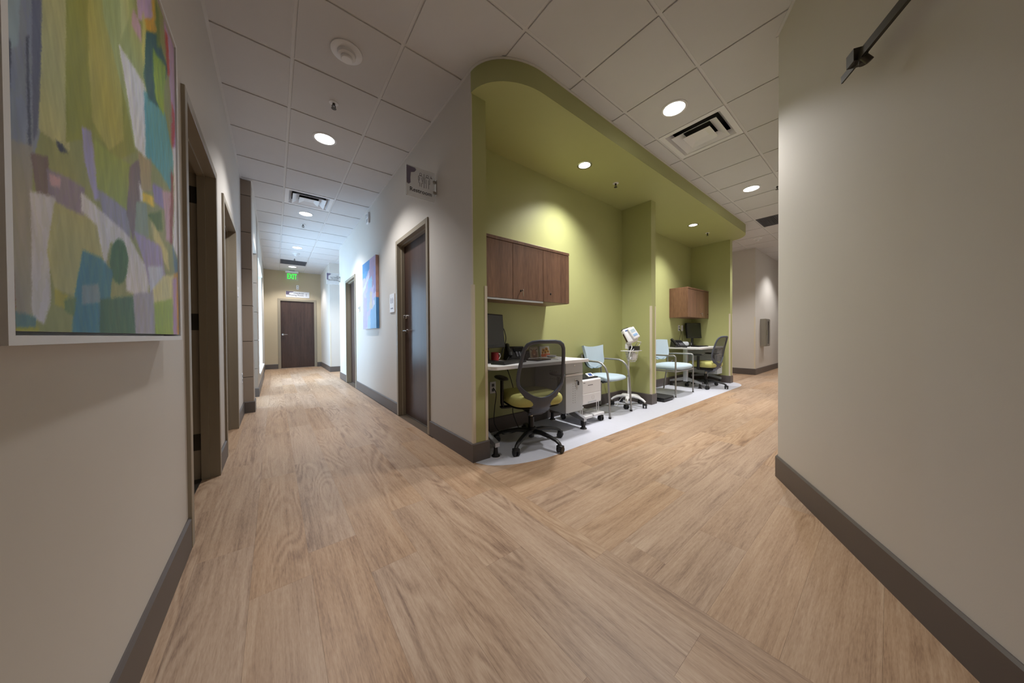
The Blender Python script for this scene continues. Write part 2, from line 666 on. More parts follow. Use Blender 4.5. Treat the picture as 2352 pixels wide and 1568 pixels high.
wall('wall_niche_side', [(1.10, 1.225, YN, -0.2, 0, ZC)], 'green')
wall('wall_niche_back', [(1.225, 4.04, -0.2, -0.1, 0, ZC), (4.164, 7.05, -0.03, 0.07, 0, ZC)], 'green')
wall('wall_divider', [(4.04, 4.164, -0.655, -0.03, 0, ZS)], 'green')
wall('wall_niche_end', [(7.05, 7.18, -0.752, 0.07, 0, ZC)], 'green')
wall('wall_far', [(8.90, 9.05, -0.742, 3.2, 0, ZC), (9.05, 12.6, -0.742, -0.6, 0, ZC), (7.05, 7.18, 0.07, 3.2, 0, ZC), (7.05, 9.05, 3.2, 3.3, 0, ZC),
                  (12.5, 12.6, -2.4, -0.6, 0, ZC)], 'wall')
mb = MB()
mb.box(2.62, 12.6, -2.39, -2.272, 0, ZC)
# slanting wall on the camera's right
n_w = Vector((-0.4917, 0.8708))
pA, pB = Vector((2.612, -2.272)), Vector((1.09, -3.131))
mb.prism([tuple(pA), tuple(pB), tuple(pB - n_w * 0.12), tuple(pA - n_w * 0.12)], 0, ZC)
mb.box(1.09, 1.2, -4.6, -3.13, 0, ZC)
struct(mb.build('wall_right', 'wall', smooth=False))
wall('wall_back', [(-0.6, 1.2, -4.7, -4.6, 0, ZC)], 'wall')
# rooms behind the left doors
wall('wall_room', [(-2.6, -2.5, -1.6, 2.5, 0, ZC), (-2.5, -0.6, -1.6, -1.5, 0, ZC), (-2.5, -0.6, 2.3, 2.4, 0, ZC), (-2.5, -0.6, 0.42, 0.52, 0, ZC)], 'wall')

# ---- panel-clad piers with window openings on the left, further down the corridor
XP = -0.350


def pier(name, y0, y1, z0=0.0, z1=ZC, x0=-0.62):
    p = struct(MB().box(x0, XP - 0.012, y0 + 0.012, y1 - 0.012, z0, z1).build(name, 'joint', smooth=False))
    edges = [0.0, 0.470, 0.940, 1.410, 1.890, 2.370, 2.850, ZC]
    for a, b in zip(edges[:-1], edges[1:]):
        a2, b2 = max(a, z0), min(b, z1)
        if b2 - a2 < 0.03:
            continue
        MB().rbox(x0, XP, y0, y1, a2 + (0.003 if a2 > z0 else 0), b2 - 0.003, 0.002, 1).build('panel', 'panel', p, smooth=False)
    return p


pier('wall_pier', 2.50, 2.76)
pier('wall_pier', 3.80, 4.42)
pier('wall_sill', 4.42, 6.95, 0, 0.30)
wall('wall_left_far', [(-0.62, -0.372, 6.95, 9.2, 0, ZC), (-0.62, XP, 4.42, 6.95, 2.46, ZC), (-0.62, XP, 2.76, 3.80, 2.38, ZC),
                       (-1.22, -0.62, 2.60, 2.76, 0, ZC), (-1.22, -0.62, 3.80, 3.96, 0, ZC), (-1.30, -1.20, 2.60, 3.96, 2.4, ZC), (-1.30, -1.20, 2.60, 3.96, 0, 0.3)], 'wall')


def window(name, x, y0, y1, z0, z1, n):
    r = struct(root(name, (x, (y0 + y1) / 2, z0)))
    h, w = z1 - z0, (y1 - y0) / 2
    mb = MB()
    for s in (-1, 1):
        mb.box(-0.03, 0.03, s * w - (0.05 if s > 0 else 0), s * w + (0.05 if s < 0 else 0), 0, h)
    mb.box(-0.03, 0.03, -w, w, 0, 0.05)
    mb.box(-0.03, 0.03, -w, w, h - 0.05, h)
    mb.build('window_frame', 'outer', r, smooth=False)
    for i in range(1, n):
        y = -w + 2 * w * i / n
        MB().box(-0.025, 0.025, y - 0.025, y + 0.025, 0.05, h - 0.05).build('mullion', 'outer', r, smooth=False)
    MB().box(-0.024, 0.024, -w + 0.05, w - 0.05, h * 0.42, h * 0.42 + 0.05).build('mullion', 'outer', r, smooth=False)
    for i in range(n):
        a, b = -w + 2 * w * i / n + 0.026, -w + 2 * w * (i + 1) / n - 0.026
        MB().box(-0.004, 0.004, a, b, 0.05, h - 0.05).build('pane', 'glass', r, smooth=False)
    return r


w1 = window('window_1', -0.56, 4.42, 6.95, 0.32, 2.46, 3)
MB().rbox(-0.05, 0.225, -1.262, 1.262, -0.02, 0.012, 0.004, 1).build('window_sill', 'white', w1)
window('window_2', -1.25, 2.76, 3.80, 0.3, 2.4, 1)

# ---- soffit over the niches (rounded nose at both ends)


def nose(pts_near, pts_far, back):
    return pts_near + pts_far + back


def ell(cx, cy, rx, ry, a0, a1, n):
    return [(cx + rx * math.cos(a0 + (a1 - a0) * i / n), cy + ry * math.sin(a0 + (a1 - a0) * i / n)) for i in range(n + 1)]


SOFF = ell(1.55, YN, 0.46, 0.344, PI, 1.5 * PI, 14) + ell(6.75, -0.752, 0.43, 0.308, 1.5 * PI, 2 * PI, 14)
back_pts = [(7.18, -0.03), (4.10, -0.03), (4.10, -0.2), (1.10, -0.2)]
so = struct(MB().prism(SOFF + back_pts, ZS, ZC - 0.001).build('ceiling_soffit', 'green'))

# ---- baseboards
BT = 0.012


def baseboard(name, segs):
    mb = MB()
    for (x0, y0, x1, y1) in segs:
        d = Vector((x1 - x0, y1 - y0))
        L = d.length
        d.normalize()
        nn = Vector((-d.y, d.x))
        a, b = Vector((x0, y0)), Vector((x1, y1))
        prof = [(0, 0), (BT, 0), (BT, BH - 0.008), (BT * 0.35, BH), (0, BH)]
        vs = [(*(a + nn * o), z) for o, z in prof] + [(*(b + nn * o), z) for o, z in prof]
        k = len(prof)
        fs = [tuple(range(k)), tuple(range(k, 2 * k))] + [(i, (i + 1) % k, k + (i + 1) % k, k + i) for i in range(k)]
        mb.add(vs, fs)
    return struct(mb.build(name, 'base', smooth=False))


# left normal of the direction of travel faces the room
baseboard('baseboard_left', [(XL, -0.70, XL, -4.6), (XL, 0.66, XL, 0.31), (XL, 2.50, XL, 1.725),
                             (XL - 0.03, 2.50 + 0, XP + BT, 2.50)][:3])
baseboard('baseboard_pier', [(XP + BT, 2.50, XL, 2.50), (XP, 2.76, XP, 2.50), (XP + BT, 3.80, XL - 0.1, 3.80), (XP, 6.95, XP, 3.80), (-0.372, 9.05, -0.372, 6.95)])
baseboard('baseboard_center', [(XR, YN, XR, 0.12), (XR, 1.13, XR, 3.59), (XR, 4.58, XR, 5.39 + BT), (XR, 5.39, 3.9, 5.39)])
baseboard('baseboard_end', [(-0.05, 9.05, -0.372, 9.05), (1.085, 9.05, 0.965, 9.05)])
baseboard('baseboard_hall', [(1.085, 7.0, 1.085, 9.05), (4.2, 7.0, 1.085 - BT, 7.0)])
baseboard('baseboard_niche', [(1.225 + BT, YN, XR - BT, YN), (1.225, -0.2, 1.225, YN), (4.04, -0.2, 1.225, -0.2),
                              (4.04, -0.655, 4.04, -0.2), (4.164 + BT, -0.655, 4.04 - BT, -0.655), (4.164, -0.03, 4.164, -0.655),
                              (7.05, -0.03, 4.164, -0.03), (7.05, -0.752, 7.05, -0.03), (7.18 + BT, -0.752, 7.05 - BT, -0.752), (7.18, 3.0, 7.18, -0.752)])
baseboard('baseboard_far', [(8.90, -0.742, 8.90, 3.2), (12.5, -0.742, 8.90 - BT, -0.742)])
baseboard('baseboard_right', [(pB.x, pB.y, pA.x + 0.006, pA.y + 0.004), (pA.x, pA.y, 12.5, pA.y)])

# ---- corner guards
gi = 0
for (x, y, sx, sy, zt) in [(XR, YN, 1, 1, 1.40), (1.225, YN, -1, 1, 1.40), (4.04, -0.655, 1, 1, 1.40), (4.164, -0.655, -1, 1, 1.40),
                           (7.05, -0.752, 1, 1, 1.40), (7.18, -0.752, -1, 1, 1.40), (8.90, -0.742, 1, 1, 1.40), (XR, 5.39, 1, -1, 1.40), (1.085, 7.0, 1, 1, 1.40)]:
    gi += 1
    mb = MB()
    e = 0.003
    xs = sorted((x - sx * e, x + sx * 0.022))
    ys = sorted((y - sy * e, y))
    mb.box(xs[0], xs[1], ys[0], ys[1], BH, zt)
    xs = sorted((x - sx * e, x))
    ys = sorted((y, y + sy * 0.022))
    mb.box(xs[0], xs[1], ys[0], ys[1], BH, zt)
    struct(mb.build('trim_%d' % gi, 'guard', smooth=False))

# ---- wall angle where the ceiling meets the walls
mb = MB()
e = 0.018
za, zb = ZC - 0.004, ZC - 0.0005
for b in [(XL, XL + e, -4.6, 2.5), (XP, XP + e, 2.5, 9.05), (XR - e, XR, YN, 5.39), (1.085 - e, 1.085, 7.0, 9.05), (XP, 1.085, 9.05 - e, 9.05),
          (XL, XP + e, 2.5 - e, 2.5), (8.90 - e, 8.90, -0.742, 3.2), (8.90 - e, 12.5, -0.742 - e, -0.742), (2.62, 12.5, -2.272, -2.272 + e), (XR - e, 4.2, 5.39, 5.39 + e), (1.085, 4.2, 7.0 - e, 7.0)]:
    mb.box(*b, za, zb)
nn = n_w * e
mb.prism([tuple(pA), tuple(pA + nn), tuple(pB + nn), tuple(pB)], za, zb)
outer = [(1.55 + (x - 1.55) * 1.0, y) for x, y in SOFF]
strip = []
for i, (x, y) in enumerate(SOFF):
    a = Vector(SOFF[max(i - 1, 0)])
    c = Vector(SOFF[min(i + 1, len(SOFF) - 1)])
    t = (c - a).normalized()
    strip.append((x + t.y * e, y - t.x * e))
for i in range(len(SOFF) - 1):
    mb.prism([SOFF[i], strip[i], strip[i + 1], SOFF[i + 1]], za, zb)
struct(mb.build('trim_ceiling', 'grid', smooth=False))

# ------------------------------------------------------------------ ceiling: slab, grid bars, tiles
ceil = struct(MB().box(-2.7, 12.7, -4.8, 9.3, 3.30, 3.36).build('ceiling', 'duct', smooth=False))
DIFF = {(0, 4), (5, -3)}
GRIL = {(0, 12), (11, -3)}
cells = set()
for j in range(-8, 15):
    for i in (-1, 0, 1):
        cells.add((i, j))
for i in range(1, 21):
    for j in (-6, -5, -4, -3, -2):
        if j < -4 and i > 4:
            continue
        cells.add((i, j))
for i in range(11, 15):
    for j in range(-1, 6):
        cells.add((i, j))
for i in range(2, 7):
    for j in (8, 9, 10, 11):
        cells.add((i, j))
tile_me = None
hw = T / 2 - 0.0118
for (i, j) in sorted(cells):
    if (i, j) in DIFF or (i, j) in GRIL:
        continue
    x, y = (i + 0.5) * T, (j + 0.5) * T
    if tile_me is None:
        t = MB().rbox(-hw, hw, -hw, hw, 0, 0.0075, 0.002, 1).build('ceiling_tile', 'tile', ceil, smooth=False)
        tile_me = t.data
    else:
        t = bpy.data.objects.new('ceiling_tile', tile_me)
        COL.objects.link(t)
        t.parent = ceil
    t.location = (x, y, ZC)
zb0, zb1 = ZC + 0.0077, ZC + 0.03
for i in range(-1, 3):
    MB().box(i * T - 0.0155, i * T + 0.0155, -4.8, 9.2, zb0, zb1).build('grid_bar', 'grid', ceil, smooth=False)
for j in range(-8, 16):
    MB().box(-T, 2 * T, j * T - 0.0155, j * T + 0.0155, zb0 + 0.0001, zb1).build('grid_bar', 'grid', ceil, smooth=False)
for j in range(-6, 0):
    MB().box(2 * T + 0.0155, 21 * T, j * T - 0.0155, j * T + 0.0155, zb0 + 0.0002, zb1).build('grid_bar', 'grid', ceil, smooth=False)
for i in range(3, 22):
    MB().box(i * T - 0.0155, i * T + 0.0155, -6 * T if i < 6 else -4 * T, (-1 * T) if not 11 <= i <= 15 else 6 * T, zb0 + 0.0001, zb1).build('grid_bar', 'grid', ceil, smooth=False)
for j in list(range(0, 7)):
    MB().box(11 * T, 15 * T, j * T - 0.0155, j * T + 0.0155, zb0, zb1).build('grid_bar', 'grid', ceil, smooth=False)
for j in range(8, 13):
    MB().box(2 * T, 7 * T, j * T - 0.0155, j * T + 0.0155, zb0, zb1).build('grid_bar', 'grid', ceil, smooth=False)
for i in range(3, 8):
    MB().box(i * T - 0.0155, i * T + 0.0155, 8 * T, 12 * T, zb0 + 0.0001, zb1).build('grid_bar', 'grid', ceil, smooth=False)
# room ceilings behind the left doors and side areas
struct(MB().box(-2.6, -0.62, -1.7, 4.0, ZC, ZC + 0.05).build('ceiling_room', 'tile', smooth=False))

# ------------------------------------------------------------------ floor: subfloor, planks, pale vinyl inlay
floor = struct(MB().box(-2.7, 12.7, -4.8, 9.3, -0.1, -0.0045).build('floor', 'sub', smooth=False))
PW, PL = 0.198, 1.22
XS = 1.072          # seam between the two plank directions
k = 0
x0 = -0.411 - PW
rngp = random.Random(11)
row = 0
while x0 < XS - 0.01:
    xa, xb = max(x0, -0.62), min(x0 + PW, XS)
    ph = [0.37, 0.81, 0.13, 0.60, 0.25, 0.92, 0.48, 0.05, 0.7][row % 9]
    if abs(x0 + PW / 2 - 0.084) < 0.06:
        ph = 0.0
    y = -1.085 - 3 * PL - ph * PL
    while y < 9.1:
        ya, yb = max(y, -4.7), min(y + PL, 9.1)
        if yb - ya > 0.02:
            MB().box(xa + 0.0002, xb - 0.0002, ya + 0.0002, yb - 0.0002, -0.0044, 0).build('floor_plank', 'plank_y', floor, smooth=False)
        y += PL
    x0 += PW
    row += 1
y0 = -3.34
row = 0
while y0 < -0.05:
    ya, yb = y0, y0 + PW
    xe = 12.55 if yb > -2.4 else 2.9
    x = XS - [0.2, 0.75, 0.45, 1.0, 0.1, 0.6, 0.9, 0.33][row % 8] * PL
    while x < xe:
        xa, xb = max(x, XS), min(x + PL, xe)
        if xb - xa > 0.02:
            MB().box(xa + 0.0002, xb - 0.0002, ya + 0.0002, yb - 0.0002, -0.0044, 0).build('floor_plank', 'plank_x', floor, smooth=False)
        x += PL
    y0 += PW
    row += 1
for (bx0, bx1, by0, by1) in [(XS, 4.2, 5.3, 7.05), (7.1, 8.95, y0, 3.2), (-2.5, -0.62, -1.6, 4.0)]:
    yy = by0
    row = 0
    while yy < by1:
        xx = bx0 - 0.3 * (row % 4)
        while xx < bx1:
            xa, xb = max(xx, bx0), min(xx + PL, bx1)
            if xb - xa > 0.02:
                MB().box(xa + 0.0002, xb - 0.0002, yy + 0.0004, min(yy + PW, by1) - 0.0004, -0.0044, 0).build('floor_plank', 'plank_x', floor, smooth=False)
            xx += PL
        yy += PW
        row += 1


def vin_front(x):
    if x < 1.72:
        return -0.70 - 0.325 * math.sqrt(max(0, 1 - ((1.72 - x) / 0.625) ** 2))
    if x > 6.70:
        return -0.70 - 0.30 * math.sqrt(max(0, 1 - ((x - 6.70) / 0.54) ** 2))
    return -1.025 + 0.025 * (x - 1.72) / 4.98


mb = MB()
for (xa, xb, yb) in [(1.10, 1.225, YN), (1.225, 4.04, -0.2), (4.04, 4.164, -0.655), (4.164, 7.05, -0.03), (7.05, 7.24, -0.752)]:
    nx = max(3, int((xb - xa) / 0.06))
    for k in range(nx):
        p, q = xa + (xb - xa) * k / nx, xa + (xb - xa) * (k + 1) / nx
        fp, fq = min(vin_front(p), yb), min(vin_front(q), yb)
        mb.add([(p, fp, 0.0012), (q, fq, 0.0012), (q, yb, 0.0012), (p, yb, 0.0012)], [(0, 1, 2, 3)])
        mb.add([(p, fp, 0.0), (q, fq, 0.0), (q, fq, 0.0012), (p, fp, 0.0012)], [(0, 1, 2, 3)])
mb.build('vinyl_inlay', 'vinyl', floor, smooth=False, fix=False)


# ------------------------------------------------------------------ doors
def door(name, loc, rz, W, H, leaf='door', leaf_y=0.08, lever=None, dead=False, open_leaf=None, hinges=0, depth=0.147):
    """local: x across the opening, y into the wall, z up; origin at the centre of the opening on the wall face"""
    r = struct(root(name, loc, rz=rz))
    h = W / 2
    fr = MB()
    for s in (-1, 1):
        a, b = sorted((s * h, s * (h + 0.05)))
        fr.rbox(a, b, -0.014, depth, 0, H + 0.05, 0.002, 1)
        a, b = sorted((s * (h - 0.016), s * h))
        fr.box(a, b, leaf_y - 0.042, leaf_y - 0.003, 0, H)
    fr.rbox(-h, h, -0.014, depth, H, H + 0.05, 0.002, 1)
    fr.box(-h + 0.016, h - 0.016, leaf_y - 0.042, leaf_y - 0.003, H - 0.016, H)
    fr.build('door_frame', 'frame', r, smooth=False)
    if open_leaf is None:
        lf = MB().rbox(-h + 0.003, h - 0.003, leaf_y, leaf_y + 0.044, 0.008, H - 0.003, 0.002, 1).build('door_leaf', leaf, r, smooth=False)
    else:
        # swung open into the room about the jamb at local +x or -x
        s = open_leaf
        a, b = sorted((s * (h - 0.004), s * (h - 0.048)))
        lf = MB().rbox(a, b, leaf_y + 0.05, leaf_y + 0.05 + W - 0.01, 0.008, H - 0.003, 0.002, 1).build('door_leaf', leaf, r, smooth=False)
        for zz in (0.21, 1.05, 1.93):
            a, b = sorted((s * (h - 0.0005), s * (h - 0.003)))
            MB().box(a, b, leaf_y + 0.0, leaf_y + 0.046, zz, zz + 0.114).build('hinge', 'darkmetal', r, smooth=False)
    MB().box(-h, h, leaf_y - 0.004, leaf_y + 0.05, 0.0002, 0.007).build('threshold', 'nickel' if open_leaf is None else 'darkmetal', r, smooth=False)
    if lever:
        s = lever
        lx = s * (h - 0.07)
        hd = MB()
        hd.lathe([(0.027, 0), (0.027, -0.009), (0.011, -0.011), (0.0105, -0.055)], (lx, leaf_y, 1.06), 18, 'y')
        hd.sweep([(lx + s * 0.012, leaf_y - 0.05, 1.06), (lx - s * 0.02, leaf_y - 0.052, 1.06), (lx - s * 0.075, leaf_y - 0.05, 1.062), (lx - s * 0.118, leaf_y - 0.043, 1.06)], 0.0095, 0.008, n=10)
        hd.build('door_lever', 'chrome', lf)
        if dead:
            db = MB()
            db.lathe([(0.028, 0), (0.028, -0.012), (0.02, -0.02)], (lx, leaf_y, 1.235), 18, 'y')
            db.rbox(lx - 0.006, lx + 0.006, leaf_y - 0.04, leaf_y - 0.018, 1.215, 1.255, 0.003, 1)
            db.build('deadbolt', 'chrome', lf)
    return r


door('door_1', (XR, (R1[0] + R1[1]) / 2, 0), -PI / 2, R1[1] - R1[0], 2.135, lever=-1, dead=True)
door('door_2', (XR, (R2[0] + R2[1]) / 2, 0), -PI / 2, R2[1] - R2[0], 2.135, lever=1)
door('door_3', (0.4575, 9.05, 0), 0, 0.905, 2.135, lever=-1, leaf_y=0.03)
door('door_4', (XL, (D1[0] + D1[1]) / 2, 0), PI / 2, D1[1] - D1[0], 2.135, open_leaf=1, leaf_y=0.085, leaf='frame')
door('door_5', (XL, (D2[0] + D2[1]) / 2, 0), PI / 2, D2[1] - D2[0], 2.135, lever=-1, leaf_y=0.095)


# ------------------------------------------------------------------ ceiling fixtures
def downlight(x, y, z, label, group, r=0.088, power=1.0, size=118, blend=0.55):
    d = root('downlight', (x, y, z), label, 'ceiling light', group)
    mb = MB()
    mb.lathe([(r + 0.020, 0.0), (r + 0.020, -0.004), (r + 0.012, -0.007), (r + 0.001, -0.006), (r - 0.001, -0.0005)], n=40)
    mb.build('trim_ring', 'chrome' if r < 0.08 else 'white', d)
    MB().lathe([(0.001, -0.003), (r - 0.001, -0.003), (r - 0.001, -0.0005)], n=40).build('lens', 'lens', d)
    l = bpy.data.lights.new('downlight_beam', 'SPOT')
    l.energy = SPOT_W * power
    l.color = LIGHT_COL
    l.spot_size = math.radians(size)
    l.spot_blend = blend
    l.shadow_soft_size = 0.085
    o = bpy.data.objects.new('downlight_beam', l)
    COL.objects.link(o)
    o.parent = d
    o.location = (0, 0, -0.012)
    return d


GL = 'round downlights along the corridor with the brown doors'
for (j, lab) in [(1, 'round downlight in the tile between the bare sprinkler and the square air diffuser'),
                 (5, 'round downlight in the tile directly beyond the corridor air diffuser'),
                 (9, 'round downlight in the tile before the small smoke detector and grey grille'),
                 (13, 'round downlight in the tile just before the green exit sign'),
                 (-3, 'round downlight in the tile above the large framed painting')]:
    downlight(0.5 * T, (j + 0.5) * T, ZC, lab, GL, power=0.30 if j < 0 else 1.0, size=78 if j < 0 else 118)
GR = 'round downlights along the corridor beside the green niches'
for (i, lab) in [(4, 'large round downlight right beside the open square air diffuser'), (8, 'round downlight in the corridor ceiling near the small sprinkler by the slanting wall'),
                 (12, 'round downlight in the tile beyond the dark return grille'), (16, 'round downlight above the steel box on the beige wall')]:
    downlight((i + 0.5) * T, -2.5 * T, ZC, lab, GR)
GN = 'small downlights in the green soffit'
downlight(2.594, -0.631, ZS, 'small chrome-rimmed downlight in the green soffit above the three-door wall cabinet', GN, 0.062, 1.25, 124, 1.0)
downlight(5.571, -0.624, ZS, 'small chrome-rimmed downlight in the green soffit above the wide blue chair', GN, 0.062, 1.25, 124, 1.0)
downlight(2.6, 6.2, ZC, 'round downlight in the ceiling of the side hall', 'side hall downlights')
downlight(7.95, 1.2, ZC, 'round downlight in the ceiling of the hall beyond the green niches', 'side hall downlights')


def sprinkler(x, y, z, label):
    r = root('fire_sprinkler', (x, y, z), label, 'sprinkler', 'ceiling sprinklers')
    MB().lathe([(0.036, 0), (0.036, -0.003), (0.026, -0.005)], n=20).build('escutcheon', 'white', r)
    mb = MB()
    mb.cyl((0, 0, -0.005), (0, 0, -0.022), 0.011)
    mb.sweep([(-0.012, 0, -0.02), (-0.013, 0, -0.032), (-0.004, 0, -0.044)], 0.0032, n=6)
    mb.sweep([(0.012, 0, -0.02), (0.013, 0, -0.032), (0.004, 0, -0.044)], 0.0032, n=6)
    mb.build('sprinkler_body', 'darkmetal', r)
    MB().lathe([(0.003, -0.04), (0.02, -0.047), (0.02, -0.049), (0.003, -0.049)], n=16).build('deflector', 'darkmetal', r)


sprinkler(0.5 * T, 0.5 * T, ZC, 'bare metal sprinkler head beside the large smoke detector')
sprinkler(0.5 * T, 6.5 * T, ZC, 'metal sprinkler head one tile beyond the corridor air diffuser')
sprinkler(0.5 * T, 11.55 * T, ZC, 'metal sprinkler head beside the grey return grille near the exit sign')
sprinkler(5.38, -1.77, ZC, 'metal sprinkler head in the tile ceiling by the edge of the slanting wall')
sprinkler(3.229, -0.614, ZS, 'metal sprinkler head in the green soffit above the pale blue chair and monitor stand')
sprinkler(6.241, -0.62, ZS, 'metal sprinkler head in the green soffit above the far mesh chair')


def smoke(x, y, label, rad=0.075):
    r = root('smoke_detector', (x, y, ZC), label, 'smoke detector', 'ceiling smoke detectors')
    MB().lathe([(rad * 1.35, 0), (rad * 1.35, -0.008), (rad * 1.2, -0.013), (rad * 0.9, -0.014)], n=36).build('mounting_plate', 'white', r)
    MB().lathe([(rad * 0.8, -0.013), (rad * 0.76, -0.035), (rad * 0.55, -0.042)], n=36).build('detector_body', 'white', r)
    MB().lathe([(rad * 0.5, -0.042), (rad * 0.52, -0.056), (rad * 0.46, -0.062), (0.002, -0.063)], n=30).build('sensor_cap', 'whitep', r)


smoke(0.5 * T, -0.5 * T, 'large white smoke detector beside the bare sprinkler')
smoke(0.5 * T, 6.42, 'small white smoke detector before the grey return grille', 0.06)
smoke(8.05, -0.97, 'white smoke detector by the rounded end of the green soffit', 0.06)


def diffuser(i, j, label):
    x, y = (i + .5) * T, (j + .5) * T
    r = root('air_diffuser', (x, y, ZC), label, 'air vent', 'square supply air diffusers')

    def frustum(mb, a, za, b, zb):
        vs = [(-a, -a, za), (a, -a, za), (a, a, za), (-a, a, za), (-b, -b, zb), (b, -b, zb), (b, b, zb), (-b, b, zb)]
        mb.add(vs, [(0, 1, 5, 4), (1, 2, 6, 5), (2, 3, 7, 6), (3, 0, 4, 7)])
    mb = MB()
    q = 0.293
    frustum(mb, q, 0.0, q - 0.045, -0.001)
    frustum(mb, q - 0.045, -0.001, q - 0.085, 0.05)
    frustum(mb, q, 0.0, q, 0.012)
    mb.build('face_frame', 'white', r, smooth=False)
    mb = MB()
    frustum(mb, 0.205, -0.014, 0.125, 0.04)
    frustum(mb, 0.205, -0.014, 0.202, -0.016)
    frustum(mb, 0.202, -0.016, 0.122, 0.037)
    mb.build('louver', 'white', r, smooth=False)
    mb = MB()
    frustum(mb, 0.125, -0.018, 0.06, 0.012)
    mb.box(-0.061, 0.061, -0.061, 0.061, 0.006, 0.012)
    frustum(mb, 0.125, -0.018, 0.122, -0.020)
    frustum(mb, 0.122, -0.020, 0.058, 0.007)
    mb.build('louver', 'white', r, smooth=False)
    mb = MB()
    frustum(mb, 0.30, 0.012, 0.30, 0.15)
    mb.box(-0.30, 0.30, -0.30, 0.30, 0.15, 0.155)
    mb.build('duct_box', 'duct', r, smooth=False)


diffuser(0, 4, 'white square air diffuser in the corridor ceiling opposite the restroom door')
diffuser(5, -3, 'white square air diffuser in the ceiling beside the green soffit')


def grille(i, j, label):
    x, y = (i + .5) * T, (j + .5) * T
    r = root('return_grille', (x, y, ZC), label, 'air vent', 'dark return grilles')
    mb = MB()
    q = 0.293
    for a in ((-q, q, -q, -q + 0.014), (-q, q, q - 0.014, q), (-q, -q + 0.014, -q, q), (q - 0.014, q, -q, q)):
        mb.box(*a, 0.0, 0.01)
    mb.build('grille_frame', 'dark', r, smooth=False)
    mb = MB()
    for k in range(1, 24):
        c = -q + k * 2 * q / 24
        mb.box(c - 0.0035, c + 0.0035, -q + 0.01, q - 0.01, 0.001, 0.012)
        mb.box(-q + 0.01, q - 0.01, c - 0.0035, c + 0.0035, 0.001, 0.012)
    gcore = mb.build('grille_core', 'dark', r, smooth=False)
    gcore['kind'] = 'stuff'
    MB().box(-0.30, 0.30, -0.30, 0.30, 0.02, 0.024).build('grille_back', 'duct', r, smooth=False)


grille(0, 12, 'dark grey return grille in the ceiling before the exit sign')
grille(11, -3, 'dark grey return grille in the ceiling past the end of the green soffit')

# exit sign
r = root('exit_sign', (0.315, 8.86, ZC), 'hanging sign with glowing green EXIT letters on clear plate', 'exit sign')
MB().rbox(-0.07, 0.07, -0.03, 0.03, -0.012, 0, 0.003, 1).build('ceiling_canopy', 'black', r)
MB().rbox(-0.165, 0.165, -0.025, 0.025, -0.075, -0.012, 0.006, 2).build('housing', 'white', r)
MB().rbox(-0.16, 0.16, -0.004, 0.004, -0.31, -0.07, 0.002, 1).build('clear_plate', 'clear', r)
vs, fs = text_mb('EXIT', 0.215, bold=True)
mb = MB()
mb.add([(v.x * 0.56, -0.0065 - v.z, v.y * 1.05 - 0.262) for v in vs], fs)
mb.build('lettering', 'exit', r, smooth=False)

# ------------------------------------------------------------------ signs


def lilac_swirl(w, h, y):
    """soft lilac brush mark of the sign's upper left corner"""
    mb = MB()
    pts = [(0.0, 1.0), (0.30, 0.99), (0.34, 0.93), (0.27, 0.84), (0.15, 0.80), (0.13, 0.62), (0.14, 0.45), (0.07, 0.38), (0.0, 0.42)]
    poly = [(-w / 2 + u * w, v * h) for u, v in pts]
    n = len(poly)
    mb.add([(x, y, z) for x, z in poly] + [(x, y - 0.0004, z) for x, z in poly], [tuple(range(n)), tuple(range(n, 2 * n))] + [(i, (i + 1) % n, n + (i + 1) % n, n + i) for i in range(n)])
    return mb


